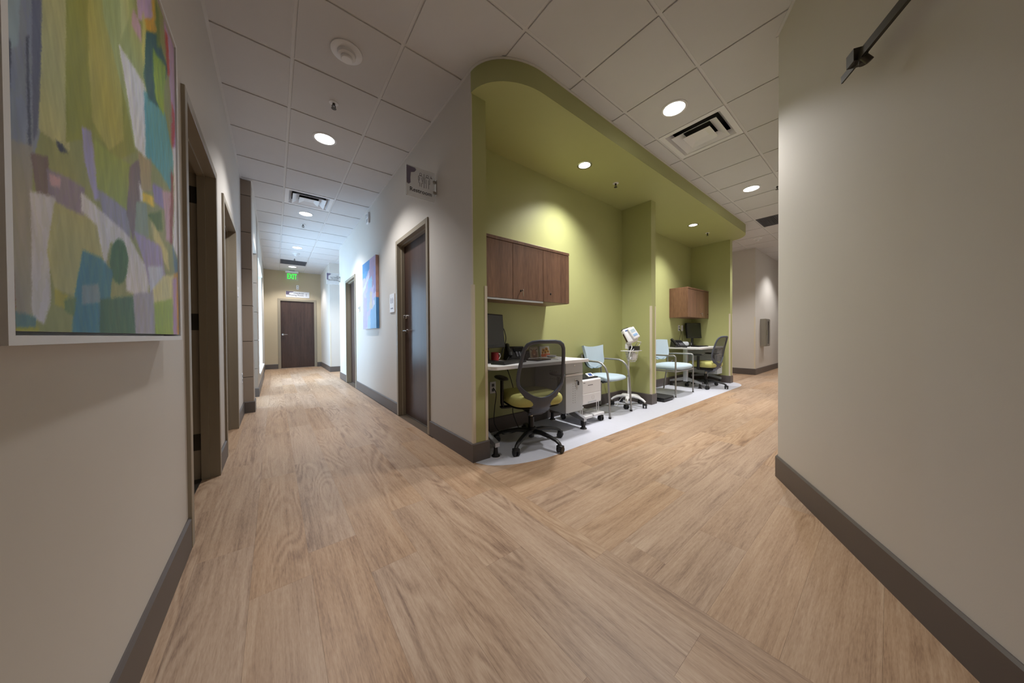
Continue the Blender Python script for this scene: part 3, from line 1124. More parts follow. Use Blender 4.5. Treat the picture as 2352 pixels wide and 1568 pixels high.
def blade_sign(name, x0, x1, y, z0, z1, label, kind):
    w, h = x1 - x0, z1 - z0
    r = root(name, ((x0 + x1) / 2, y, z0), label, 'sign', 'projecting corridor signs')
    MB().rbox(-w / 2, w / 2, -0.005, 0.005, 0, h, 0.002, 1).build('sign_plate', 'acryl', r)
    MB().box(-w / 2 + 0.001, -w / 2 + 0.004, -0.006, 0.006, 0.002, h - 0.002).build('plate_edge', 'whitep', r, smooth=False)
    wallx = XR - (x0 + x1) / 2
    mb = MB()
    mb.rbox(wallx - 0.006, wallx, -0.022, 0.022, h * 0.25, h * 0.75, 0.002, 1)
    mb.rbox(w / 2 - 0.02, wallx - 0.004, -0.012, 0.012, h * 0.27, h * 0.36, 0.002, 1)
    mb.rbox(w / 2 - 0.02, wallx - 0.004, -0.012, 0.012, h * 0.64, h * 0.73, 0.002, 1)
    mb.build('wall_bracket', 'nickel', r)
    lilac_swirl(w * 0.97, h * 0.97, -0.0056).build('printed_swirl', 'lilac', r, smooth=False)
    mb = MB()
    if kind == 'restroom':
        vs, fs = text_mb('Restroom', 0.052, bold=True)
        mb.add([(v.x, -0.0060 - v.z, v.y + 0.045) for v in vs], fs)
    else:
        vs, fs = text_mb(kind, 0.034, align='RIGHT', bold=True)
        mb.add([(v.x + w / 2 - 0.018, -0.0060 - v.z, v.y + h * 0.72) for v in vs], fs)
    mb.build('lettering', 'ink', r, smooth=False)
    if kind == 'restroom':
        mb = MB()
        yy = -0.0064

        def line(pts, t=0.0016):
            mb.sweep([(a, yy, b) for a, b in pts], t, n=6)

        def ringp(cx, cz, rr):
            mb.sweep([(cx + rr * math.cos(2 * PI * i / 16), yy, cz + rr * math.sin(2 * PI * i / 16)) for i in range(16)], 0.0016, n=6, closed=True)
        fx, fz = -0.002, 0.107
        ringp(fx, fz + 0.112, 0.011)
        line([(fx, fz + 0.10), (fx - 0.016, fz + 0.096), (fx - 0.022, fz + 0.088), (fx - 0.021, fz + 0.055), (fx - 0.016, fz + 0.052)])
        line([(fx, fz + 0.10), (fx + 0.016, fz + 0.096), (fx + 0.022, fz + 0.088), (fx + 0.021, fz + 0.055), (fx + 0.016, fz + 0.052)])
        line([(fx - 0.010, fz + 0.086), (fx - 0.011, fz + 0.066), (fx - 0.020, fz + 0.034), (fx - 0.009, fz + 0.033), (fx - 0.007, fz)])
        line([(fx + 0.010, fz + 0.086), (fx + 0.011, fz + 0.066), (fx + 0.020, fz + 0.034), (fx + 0.009, fz + 0.033), (fx + 0.007, fz)])
        line([(0.030, fz - 0.004), (0.030, fz + 0.124)], 0.0018)
        mx_ = 0.062
        ringp(mx_, fz + 0.112, 0.011)
        line([(mx_, fz + 0.10), (mx_ - 0.018, fz + 0.096), (mx_ - 0.023, fz + 0.088), (mx_ - 0.023, fz + 0.045), (mx_ - 0.016, fz + 0.045)])
        line([(mx_, fz + 0.10), (mx_ + 0.018, fz + 0.096), (mx_ + 0.023, fz + 0.088), (mx_ + 0.023, fz + 0.045), (mx_ + 0.016, fz + 0.045)])
        line([(mx_ - 0.011, fz + 0.08), (mx_ - 0.011, fz)])
        line([(mx_ + 0.011, fz + 0.08), (mx_ + 0.011, fz)])
        # little wheelchair mark
        ringp(0.098, fz + 0.108, 0.0055)
        line([(0.098, fz + 0.126), (0.097, fz + 0.112), (0.106, fz + 0.110), (0.109, fz + 0.102)], 0.0014)
        mb.build('pictogram', 'ink', r)
    return r


blade_sign('restroom_sign', 0.806, 1.077, -0.06, 2.262, 2.535, 'frosted projecting sign lettered Restroom with two outlined figures', 'restroom')
blade_sign('direction_sign', 0.817, 1.075, 5.30, 2.20, 2.46, 'frosted projecting sign with four lines of text past the second painting', 'Lab\nSub-Waiting\nUltrasound\nMammography')

# sign over the end door
r = root('waiting_room_sign', (0.464, 9.05, 2.24), 'long white sign reading Checkout Waiting Room above the end door', 'sign')
MB().rbox(-0.305, 0.305, -0.012, 0, 0, 0.19, 0.002, 1).build('sign_plate', 'signwhite', r)
vs, fs = text_mb('Checkout\nWaiting Room', 0.066, align='RIGHT', bold=True)
MB().add([(v.x + 0.155, -0.0128 - v.z, v.y + 0.112) for v in vs], fs).build('lettering', 'ink', r, smooth=False)
mb = MB()
mb.sweep([(0.225, -0.0132, 0.05), (0.225, -0.0132, 0.135)], 0.004, 0.001, n=6)
mb.sweep([(0.197, -0.0132, 0.108), (0.225, -0.0132, 0.137), (0.253, -0.0132, 0.108)], 0.004, 0.001, n=6)
mb.build('arrow', 'ink', r, smooth=False)
q = lilac_swirl(0.60, 0.186, -0.0124).build('printed_swirl', 'lilac', r, smooth=False)


def alarm(name, loc, rz, label, w, h):
    r = root(name, loc, label, 'alarm', 'wall mounted alarm strobes', rz)
    MB().rbox(-w / 2, w / 2, -0.028, 0, 0, h, 0.008, 2).build('alarm_body', 'whitep', r)
    MB().rbox(-w / 4, w / 4, -0.044, -0.026, h * 0.55, h * 0.82, 0.006, 2).build('strobe_lens', 'acryl', r)
    mb = MB()
    for k in range(4):
        mb.box(-w * 0.28, w * 0.28, -0.0295, -0.027, h * (0.14 + 0.07 * k), h * (0.17 + 0.07 * k))
    mb.build('sounder_slots', 'base', r, smooth=False)


alarm('alarm_strobe', (0.462, 9.05, 2.50), 0, 'small white alarm strobe between the exit sign and the waiting room sign', 0.07, 0.135)
alarm('alarm_strobe', (XR, 2.51, 2.815), -PI / 2, 'white alarm strobe high on the wall above the narrow blue canvas', 0.13, 0.175)

# restroom number plate and small square control plates
r = root('restroom_plate', (XR, 1.305, 1.305), 'white plate with small print beside the restroom door', 'sign', rz=-PI / 2)
MB().rbox(-0.095, 0.095, -0.012, 0, 0, 0.245, 0.003, 1).build('plate', 'signwhite', r)
MB().box(-0.05, 0.05, -0.0128, -0.0118, 0.045, 0.062).build('printed_line', 'lilac', r, smooth=False)
for dx in (-0.035, 0.035):
    mb = MB()
    mb.lathe([(0.01, -0.0128), (0.01, -0.0118)], (dx, 0, 0.184), 14, 'y')
    mb.box(dx - 0.012, dx + 0.012, -0.0128, -0.0118, 0.12, 0.176)
    mb.build('pictogram', 'lilac', r, smooth=False)


def plate(name, loc, rz, label, cat, w, h, dots):
    r = root(name, loc, label, cat, None, rz)
    MB().rbox(-w / 2, w / 2, -0.007, 0, 0, h, 0.002, 1).build('cover_plate', 'whitep', r)
    for (a, b, c, d) in dots:
        MB().box(a, b, -0.009, -0.0065, c, d).build('rocker' if 'switch' in name else 'socket', 'whitep' if 'switch' in name else 'dark', r, smooth=False)
    return r


plate('thermostat', (XR, 3.29, 1.44), -PI / 2, 'small white control plate on the wall before the far brown door', 'thermostat', 0.11, 0.10, [(-0.02, 0.02, 0.055, 0.085)])
plate('light_switch', (XL, 1.90, 1.46), PI / 2, 'white switch plate between the left door frame and the panelled pier', 'switch', 0.12, 0.115, [(-0.03, -0.012, 0.035, 0.08), (0.012, 0.03, 0.035, 0.08)])
plate('wall_outlet', (XL, 2.32, 0.42), PI / 2, 'low white outlet plate beside the panelled pier', 'outlet', 0.075, 0.12, [(-0.015, 0.015, 0.02, 0.05), (-0.015, 0.015, 0.07, 0.1)])
outlet_near = plate('wall_outlet', (1.63, -0.2, 0.40), 0, 'white outlet plate on the green wall below the near desk', 'outlet', 0.075, 0.12, [(-0.015, 0.015, 0.02, 0.05), (-0.015, 0.015, 0.07, 0.1)])
plate('wall_outlet', (6.43, -0.03, 1.06), 0, 'white outlet with two plugs above the far desk', 'outlet', 0.08, 0.12, [(-0.018, 0.018, 0.02, 0.05), (-0.018, 0.018, 0.07, 0.1)])
plate('data_plate', (6.58, -0.03, 1.06), 0, 'blank white data plate next to the far desk outlet', 'outlet', 0.08, 0.12, [(-0.006, 0.006, 0.055, 0.067)])
plate('wall_outlet', (6.12, -0.03, 0.36), 0, 'low white outlet on the green wall under the far desk', 'outlet', 0.075, 0.12, [(-0.015, 0.015, 0.02, 0.05), (-0.015, 0.015, 0.07, 0.1)])

# steel box on the far wall
r = root('extinguisher_cabinet', (9.52, -0.742, 0.68), 'steel box with narrow vertical window on the beige wall beyond the niches', 'cabinet')
MB().rbox(-0.18, 0.18, -0.115, 0, 0, 0.68, 0.004, 1).build('cabinet_body', 'steelbox', r)
MB().rbox(-0.165, 0.165, -0.125, -0.113, 0.015, 0.665, 0.003, 1).build('cabinet_door', 'steelbox', r)
MB().rbox(-0.06, 0.06, -0.1275, -0.124, 0.06, 0.62, 0.004, 1).build('window_strip', 'screen', r)
MB().rbox(-0.15, -0.135, -0.14, -0.124, 0.28, 0.40, 0.003, 1).build('pull_handle', 'chrome', r)

# closer arm on the slanting wall
ang = math.atan2(-0.4917, -0.8708)          # direction along the wall away from its corner


def on_wall(s, off, z):
    p = Vector((2.612, -2.272)) + Vector((-0.8708, -0.4917)) * s + n_w * off
    return Vector((p.x, p.y, z))


r = root('door_closer_arm', on_wall(1.70, 0, 2.05), 'dark metal door closer arm standing off the slanting wall', 'door closer')
rl = r.location.copy()


def wl(s, off, z):
    return on_wall(s, off, z) - rl


def slab(mb, s0, s1, o0, o1, z0, z1):
    c = [wl(a, b, z) for z in (z0, z1) for a, b in ((s0, o0), (s1, o0), (s1, o1), (s0, o1))]
    mb.add(c, [(0, 3, 2, 1), (4, 5, 6, 7), (0, 1, 5, 4), (1, 2, 6, 5), (2, 3, 7, 6), (3, 0, 4, 7)])


s_of = lambda x: (2.612 + n_w.x * 0.08 - x) / 0.8708
mb = MB()
slab(mb, s_of(1.836), s_of(1.70), 0.075, 0.081, 2.095, 2.125)
mb.build('hold_open_plate', 'darkmetal', r, smooth=False)
mb = MB()
slab(mb, s_of(1.775), s_of(1.735), 0.062, 0.098, 2.105, 2.155)
mb.build('knuckle', 'darkmetal', r, smooth=False)
mb = MB()
slab(mb, s_of(1.75), 1.62, 0.074, 0.086, 2.100, 2.135)
mb.build('arm_bar', 'darkmetal', r, smooth=False)
mb = MB()
c0 = wl(s_of(1.725), 0.03, 2.085)
mb.cyl(wl(s_of(1.725), 0.075, 2.075), wl(s_of(1.725), 0.075, 2.10), 0.014)
mb.cyl(wl(s_of(1.70), 0.070, 2.062), wl(s_of(1.70), 0.088, 2.085), 0.012)
mb.build('stop_bumper', 'darkmetal', r)
mb = MB()
slab(mb, 1.55, 1.74, 0.0, 0.075, 2.08, 2.15)
mb.build('closer_body', 'darkmetal', r, smooth=False)


# ------------------------------------------------------------------ paintings
def painted_grid(name, parent, P00, du, dv, nu, nv, colfn, material):
    """flat sheet with per-vertex colours; P00 lower-left, du/dv edge vectors (local)"""
    uu, vv = np.meshgrid(np.linspace(0, 1, nu + 1), np.linspace(0, 1, nv + 1), indexing='ij')
    cols = colfn(uu.ravel(), vv.ravel())
    P00, du, dv = Vector(P00), Vector(du), Vector(dv)
    verts = [tuple(P00 + du * float(u) + dv * float(v)) for u, v in zip(uu.ravel(), vv.ravel())]
    k = nv + 1
    faces = [(i * k + j, (i + 1) * k + j, (i + 1) * k + j + 1, i * k + j + 1) for i in range(nu) for j in range(nv)]
    me = bpy.data.meshes.new(name)
    me.from_pydata(verts, [], faces)
    at = me.color_attributes.new('paint', 'FLOAT_COLOR', 'POINT')
    c = np.clip(cols / 255.0, 0, 1)
    c = np.where(c <= 0.04045, c / 12.92, ((c + 0.055) / 1.055) ** 2.4)
    rgba = np.concatenate([c, np.ones((len(c), 1))], 1).astype(np.float32)
    at.data.foreach_set('color', rgba.ravel())
    me.update()
    me.materials.append(M[material])
    o = bpy.data.objects.new(name, me)
    COL.objects.link(o)
    o.parent = parent
    return o


def inpoly(x, y, poly):
    c = np.zeros(len(x), bool)
    n = len(poly)
    j = n - 1
    for i in range(n):
        xi, yi = poly[i]
        xj, yj = poly[j]
        if yi != yj:
            c ^= ((yi > y) != (yj > y)) & (x < (xj - xi) * (y - yi) / (yj - yi) + xi)
        j = i
    return c


def wob(u, v, f, s):
    return (np.sin(u * f * 1.7 + 3 * np.sin(v * f * 0.9 + s)) + np.sin(v * f * 2.3 + 2 * np.sin(u * f * 1.3 + 2 * s)) + 0.6 * np.sin((u + v) * f * 4.1 + s * 5)) / 2.6


XA = -0.405
PAINT1 = [((150, 156, 96), [(0, -600), (1100, -600), (1100, 1540), (0, 1540)]),
 ((138, 146, 168), [(-80, -600), (130, -600), (190, 200), (170, 560), (140, 690), (0, 620), (-80, 600)]),
 ((150, 172, 184), [(-80, -600), (90, -600), (75, 180), (20, 210), (-80, 260)]),
 ((192, 192, 134), [(190, -600), (310, -600), (305, 640), (180, 540)]),
 ((100, 104, 128), [(130, -600), (190, -600), (178, 420), (165, 560), (150, 600)]),
 ((150, 156, 66), [(310, -600), (450, -600), (540, 300), (575, 560), (590, 660), (500, 700), (400, 600), (310, 620)]),
 ((178, 178, 94), [(440, -600), (470, 60), (520, 200), (540, 420), (545, 600), (490, 640), (420, 520), (400, 100), (395, -600)]),
 ((168, 184, 122), [(450, -600), (590, -600), (600, 60), (640, 200), (650, 380), (600, 640), (560, 420), (470, 60)]),
 ((190, 200, 140), [(520, -600), (560, -600), (575, 60), (545, 150)]),
 ((70, 76, 96), [(116, 180), (126, 180), (140, 660), (128, 660)]),
 ((74, 80, 100), [(22, 180), (46, 190), (40, 520), (24, 500)]),
 ((196, 168, 208), [(600, -600), (690, -600), (690, 90), (620, 60)]),
 ((196, 166, 190), [(596, 40), (630, 120), (630, 190), (590, 110)]),
 ((228, 230, 242), [(540, 205), (640, 370), (655, 420), (655, 690), (605, 650), (570, 400)]),
 ((92, 168, 184), [(655, 420), (700, 460), (740, 520), (775, 700), (765, 860), (720, 760), (660, 690)]),
 ((205, 205, 120), [(640, 60), (655, 130), (648, 330), (636, 220)]),
 ((30, 92, 102), [(660, 140), (700, 150), (745, 300), (720, 480), (670, 440), (650, 330)]),
 ((150, 182, 52), [(690, 220), (740, 300), (735, 520), (700, 440)]),
 ((216, 166, 44), [(650, 90), (690, 85), (705, 150), (660, 140)]),
 ((204, 170, 54), [(676, -80), (692, -60), (700, 90), (686, 80)]),
 ((110, 134, 60), [(696, 0), (716, 60), (718, 210), (706, 200)]),
 ((190, 162, 212), [(738, 100), (810, 260), (810, 690), (778, 660), (756, 300)]),
 ((194, 54, 52), [(742, 130), (754, 170), (760, 330), (750, 330)]),
 ((194, 54, 52), [(768, 460), (780, 520), (784, 670), (776, 640)]),
 ((232, 230, 240), [(780, 670), (810, 680), (812, 1170), (782, 1090)]),
 ((156, 152, 142), [(30, 640), (140, 680), (140, 1380), (80, 1440), (40, 1050)]),
 ((166, 162, 208), [(370, 580), (410, 600), (440, 890), (420, 890), (380, 730)]),
 ((120, 100, 96), [(140, 690), (210, 710), (230, 890), (165, 860)]),
 ((142, 130, 152), [(215, 760), (300, 800), (370, 850), (370, 970), (270, 920), (220, 860)]),
 ((196, 160, 172), [(220, 780), (270, 800), (265, 840), (225, 830)]),
 ((142, 150, 70), [(420, 600), (470, 650), (485, 800), (440, 780)]),
 ((152, 168, 72), [(430, 640), (580, 750), (575, 950), (520, 900), (440, 850)]),
 ((152, 152, 182), [(440, 850), (580, 950), (580, 1060), (470, 980)]),
 ((206, 206, 216), [(140, 870), (240, 900), (265, 1000), (220, 1150), (225, 1350), (200, 1440), (150, 1410)]),
 ((178, 178, 118), [(250, 920), (440, 1010), (450, 1150), (370, 1330), (250, 1290), (220, 1130)]),
 ((216, 216, 226), [(375, 880), (580, 1070), (660, 1230), (650, 1340), (560, 1290), (565, 1120), (500, 1090), (480, 1200), (440, 1020), (380, 960)]),
 ((126, 110, 116), [(580, 760), (620, 730), (640, 830), (625, 960), (600, 1070), (575, 950)]),
 ((176, 160, 120), [(620, 690), (680, 720), (680, 850), (640, 860)]),
 ((224, 226, 236), [(625, 820), (645, 870), (650, 910), (634, 900)]),
 ((236, 206, 52), [(645, 870), (690, 880), (694, 930), (648, 910)]),
 ((152, 138, 192), [(690, 820), (732, 850), (732, 940), (696, 900)]),
 ((140, 160, 150), [(615, 910), (660, 920), (665, 1060), (612, 1050)]),
 ((86, 116, 32), [(668, 970), (720, 948), (726, 1034), (706, 1036)]),
 ((208, 202, 134), [(680, 1000), (752, 1130), (758, 1210), (690, 1080)]),
 ((202, 166, 186), [(732, 860), (770, 880), (776, 1085), (745, 1070)]),
 ((142, 52, 42), [(766, 760), (775, 800), (776, 1085), (764, 1080)]),
 ((164, 154, 202), [(610, 1040), (720, 1120), (742, 1250), (680, 1310), (660, 1220)]),
 ((198, 208, 232), [(665, 1200), (730, 1200), (735, 1260), (680, 1310)]),
 ((58, 104, 52), [(535 + 36 * math.cos(a), 1175 + 95 * math.sin(a)) for a in np.linspace(0, 2 * PI, 20)[:-1]]),
 ((60, 126, 152), [(375, 1135), (450, 1170), (500, 1230), (490, 1340), (450, 1540), (325, 1540), (340, 1340)]),
 ((130, 150, 160), [(370, 1290), (440, 1280), (450, 1360), (370, 1370)]),
 ((60, 106, 78), [(458, 1350), (592, 1335), (607, 1540), (452, 1540)]),
 ((166, 166, 188), [(600, 1330), (692, 1320), (692, 1540), (615, 1540)]),
 ((216, 212, 152), [(695, 1300), (740, 1240), (778, 1240), (778, 1370), (700, 1370)]),
 ((156, 182, 46), [(700, 1365), (770, 1350), (780, 1540), (700, 1540)]),
 ((92, 122, 142), [(776, 1090), (800, 1180), (800, 1260), (785, 1250)]),
 ((202, 152, 62), [(782, 1240), (815, 1230), (815, 1540), (786, 1540)]),
 ((176, 140, 190), [(776, 1260), (790, 1260), (796, 1540), (780, 1540)]),
 ((122, 32, 24), [(30, 1040), (62, 1260), (72, 1540), (30, 1540)]),
 ((92, 132, 138), [(72, 1400), (160, 1430), (155, 1480), (72, 1480)]),
 ((172, 172, 54), [(72, 1475), (170, 1475), (170, 1540), (72, 1540)]),
 ((176, 172, 62), [(245, 1300), (300, 1330), (290, 1390), (245, 1370)]),
 ((106, 132, 78), [(290, 1350), (340, 1340), (330, 1420), (290, 1400)]),
 ((40, 48, 76), [(250, 630), (280, 650), (300, 690), (270, 680)])]
AY0, AY1, AZ0, AZ1 = -2.008, -1.102, 1.012, 2.072


def paint1(u, v):
    # lay the sketch out on the canvas plane
    y = AY0 + u * (AY1 - AY0)
    z = AZ0 + v * (AZ1 - AZ0)
    cr, sr = math.cos(ROL), math.sin(ROL)
    cp, sp = math.cos(PIT), math.sin(PIT)
    c, s = math.cos(YAW), math.sin(YAW)
    dx, dy, dz = XA - CAM.x, y - CAM.y, z - CAM.z
    rr = dx * c - dy * s
    ff = dx * s + dy * c
    f2 = ff * cp + dz * sp
    u2 = -ff * sp + dz * cp
    a, b = rr / f2, u2 / f2
    a, b = a * cr + b * sr, -a * sr + b * cr
    px = (CX + FPX * a) * 1.96
    py = (CY - FPX * b) * 1.96
    px = px + 4 * wob(u, v, 9, 1.0) + 1.5 * wob(u, v, 70, 2.0)
    py = py + 6 * wob(u, v, 9, 3.0) + 2 * wob(u, v, 65, 4.0)
    rs = np.random.RandomState(3)
    ns = 6
    acc = np.zeros((len(u), 3))
    big = []
    for rgb, poly in PAINT1:
        mx_ = sum(p[0] for p in poly) / len(poly)
        my_ = sum(p[1] for p in poly) / len(poly)
        big.append((np.array(rgb, float), [(mx_ + (a - mx_) * 1.10, my_ + (b - my_) * 1.07) for a, b in poly]))
    for q in range(ns):
        jx = px + rs.uniform(-1, 1, len(u)) * 3.0 + rs.uniform(-4, 4)
        jy = py + rs.uniform(-1, 1, len(u)) * 5.0 + rs.uniform(-7, 7)
        col = np.zeros((len(u), 3))
        for kk, (rgb, poly) in enumerate(big):
            m = inpoly(jx, jy, poly)
            # thin, dry-brushed passages let the layer below through
            dry = 0.95 + 0.05 * np.sign(wob(u + 0.37 * kk, v * 0.35, 75 + 7 * (kk % 5), kk)) if kk else np.ones(len(u))
            w = dry[m][:, None]
            col[m] = col[m] * (1 - w) + rgb * w
        acc += col
    col = acc / ns
    tone = 1 + 0.035 * wob(u * 2.2, v * 0.5, 23, 5.0) + 0.03 * wob(u, v * 0.4, 90, 6.0)
    col = col * tone[:, None] * 1.04
    drift = wob(u, v, 7, 8.0)[:, None] * np.array([[10, 3, -8]])
    return col + drift


r = root('framed_painting', (XL, (AY0 + AY1) / 2, AZ0), 'large abstract painting of green, lilac and teal patches in thin white frame', 'painting')
hh = AZ1 - AZ0
hy = (AY1 - AY0) / 2
xf = XA - XL
MB().box(0.010, xf - 0.001, -hy, hy, 0, hh).build('canvas_box', 'paper', r, smooth=False)
painted_grid('canvas', r, (xf, -hy, 0), (0, 2 * hy, 0), (0, 0, hh), 420, 440, paint1, 'paint1')
mb = MB()
g = 0.006
fw_ = 0.014
for (a, b, c, d) in [(-hy - g - fw_, hy + g + fw_, -g - fw_, -g), (-hy - g - fw_, hy + g + fw_, hh + g, hh + g + fw_), (-hy - g - fw_, -hy - g, -g, hh + g), (hy + g, hy + g + fw_, -g, hh + g)]:
    mb.box(0.004, xf + 0.004, a, b, c, d)
mb.box(0.004, 0.012, -hy - g, hy + g, -g, hh + g)
mb.build('frame', 'white', r, smooth=False)
MB().box(0, 0.02, -0.3, 0.3, hh * 0.7, hh * 0.74).build('hanging_rail', 'nickel', r, smooth=False)

PAINT2 = [((190, 186, 224), [(-1, -1), (2, -1), (2, 2), (-1, 2)]),
 ((72, 142, 204), [(-1, .80), (.2, .80), (.55, .86), (.56, 2), (-1, 2)]),
 ((88, 158, 214), [(-1, .70), (.3, .78), (.5, .86), (-1, .86)]),
 ((172, 152, 188), [(.55, .62), (1.1, .55), (1.1, 2), (.55, 2)]),
 ((152, 148, 204), [(.85, .5), (1.1, .5), (1.1, .85), (.85, .85)]),
 ((208, 216, 240), [(.0, .62), (.3, .72), (.55, .82), (.5, .74), (.2, .6), (0, .55)]),
 ((150, 196, 232), [(.42, .55), (.75, .60), (.7, .74), (.45, .72)]),
 ((168, 186, 232), [(.2, .2), (.55, .3), (.6, .6), (.3, .55)]),
 ((204, 198, 184), [(.55, .28), (.75, .30), (.72, .5), (.62, .58), (.56, .5)]),
 ((122, 176, 222), [(.58, -1), (1.1, -1), (1.1, .42), (.85, .44), (.8, .3), (.6, .26)]),
 ((166, 198, 230), [(.35, -1), (.58, -1), (.6, .22), (.4, .18)]),
 ((206, 210, 232), [(.78, .30), (.92, .32), (.9, .42), (.8, .38)]),
 ((180, 170, 214), [(0, .0), (.3, .0), (.35, .45), (.1, .5)])]


def paint2(u, v):
    uu = u + 0.03 * wob(u, v, 16, 1.0) + 0.015 * wob(u, v, 60, 2.0)
    vv = v + 0.02 * wob(u, v, 12, 3.0)
    col = np.zeros((len(u), 3))
    for rgb, poly in PAINT2:
        col[inpoly(uu, vv, poly)] = rgb
    return col * (1 + 0.05 * wob(u * 2, v, 40, 5.0))[:, None]


r = root('blue_canvas', (XR, 2.37, 1.115), 'narrow unframed blue and lilac canvas hung between the two brown doors', 'painting')
hy, hh = 0.42, 1.08
MB().box(-0.045, -0.006, -hy, hy, 0, hh).build('canvas_box', 'paper', r, smooth=False)
painted_grid('canvas', r, (-0.0455, hy, 0), (0, -2 * hy, 0), (0, 0, hh), 70, 100, paint2, 'paint2')


def side2(u, v):
    col = np.where((v > 0.43)[:, None], np.array([[168, 134, 122]]), np.array([[70, 128, 182]])) * (1 + 0.06 * wob(u, v, 20, 1.0))[:, None]
    col[(v > 0.43) & (v < 0.5)] = (196, 140, 120)
    return col


painted_grid('canvas_side', r, (-0.045, -hy - 0.0005, 0), (0.039, 0, 0), (0, 0, hh), 4, 60, side2, 'paint2')
MB().box(-0.006, -0.0045, -hy + 0.05, hy - 0.05, 0.05, hh - 0.05).build('stretcher_bar', 'door', r, smooth=False)
MB().box(-0.006, 0, -0.2, 0.2, hh * 0.8, hh * 0.83).build('hanging_rail', 'nickel', r, smooth=False)


# ------------------------------------------------------------------ wall cabinets
def wall_cabinet(loc, W, D, H, nd, label, locks, key_at, strip_to):
    r = root('wall_cabinet', loc, label, 'cabinet', 'walnut wall cabinets')
    body = MB()
    t = 0.018
    body.box(0, t, -D + 0.02, 0, 0, H)
    body.box(W - t, W, -D + 0.02, 0, 0, H)
    body.box(t, W - t, -D + 0.02, 0, 0.0, t)
    body.box(t, W - t, -0.012, 0, t, H)
    for i in range(1, nd):
        body.box(W * i / nd - t / 2, W * i / nd + t / 2, -D + 0.022, -0.012, t, H)
    body.build('cabinet_body', 'cab', r, smooth=False)
    MB().rbox(0, W, -D - 0.004, 0, H, H + 0.028, 0.002, 1).build('cabinet_top', 'cab', r, smooth=False)
    for i in range(nd):
        a, b = W * i / nd + 0.0015, W * (i + 1) / nd - 0.0015
        d = MB().rbox(a, b, -D, -D + 0.019, 0.002, H - 0.004, 0.0012, 1).build('cabinet_door', 'cab', r, smooth=False)
        if i in locks:
            lx = a + (b - a) * locks[i]
            lk = MB()
            lk.lathe([(0.009, 0), (0.009, -0.004), (0.006, -0.005)], (lx, -D, 0.085), 16, 'y')
            lk.build('lock', 'hole', d)
            if key_at == i:
                ky = MB()
                ky.box(lx - 0.0012, lx + 0.0012, -D - 0.024, -D - 0.004, 0.081, 0.089)
                ky.lathe([(0.010, -0.0012), (0.010, 0.0012)], (lx, -D - 0.03, 0.085), 16, 'x')
                ky.sweep([(lx, -D - 0.032, 0.08), (lx + 0.002, -D - 0.034, 0.055), (lx + 0.003, -D - 0.033, 0.03)], 0.003, n=6)
                ky.build('key', 'nickel', d)
    if strip_to:
        MB().rbox(0.003, strip_to, -D + 0.002, -D + 0.016, -0.016, 0.0, 0.002, 1).build('light_rail', 'silver', r, smooth=False)
    return r


wall_cabinet((1.228, -0.2, 1.338), 1.182, 0.36, 0.524, 3, 'walnut wall cabinet with three doors above the near desk', {1: 0.24, 2: 0.26}, 1, 0.788)
wall_cabinet((6.0, -0.03, 1.322), 1.045, 0.34, 0.545, 3, 'walnut wall cabinet above the far desk beside the grey outlet plates', {1: 0.80, 2: 0.85}, 1, 0)


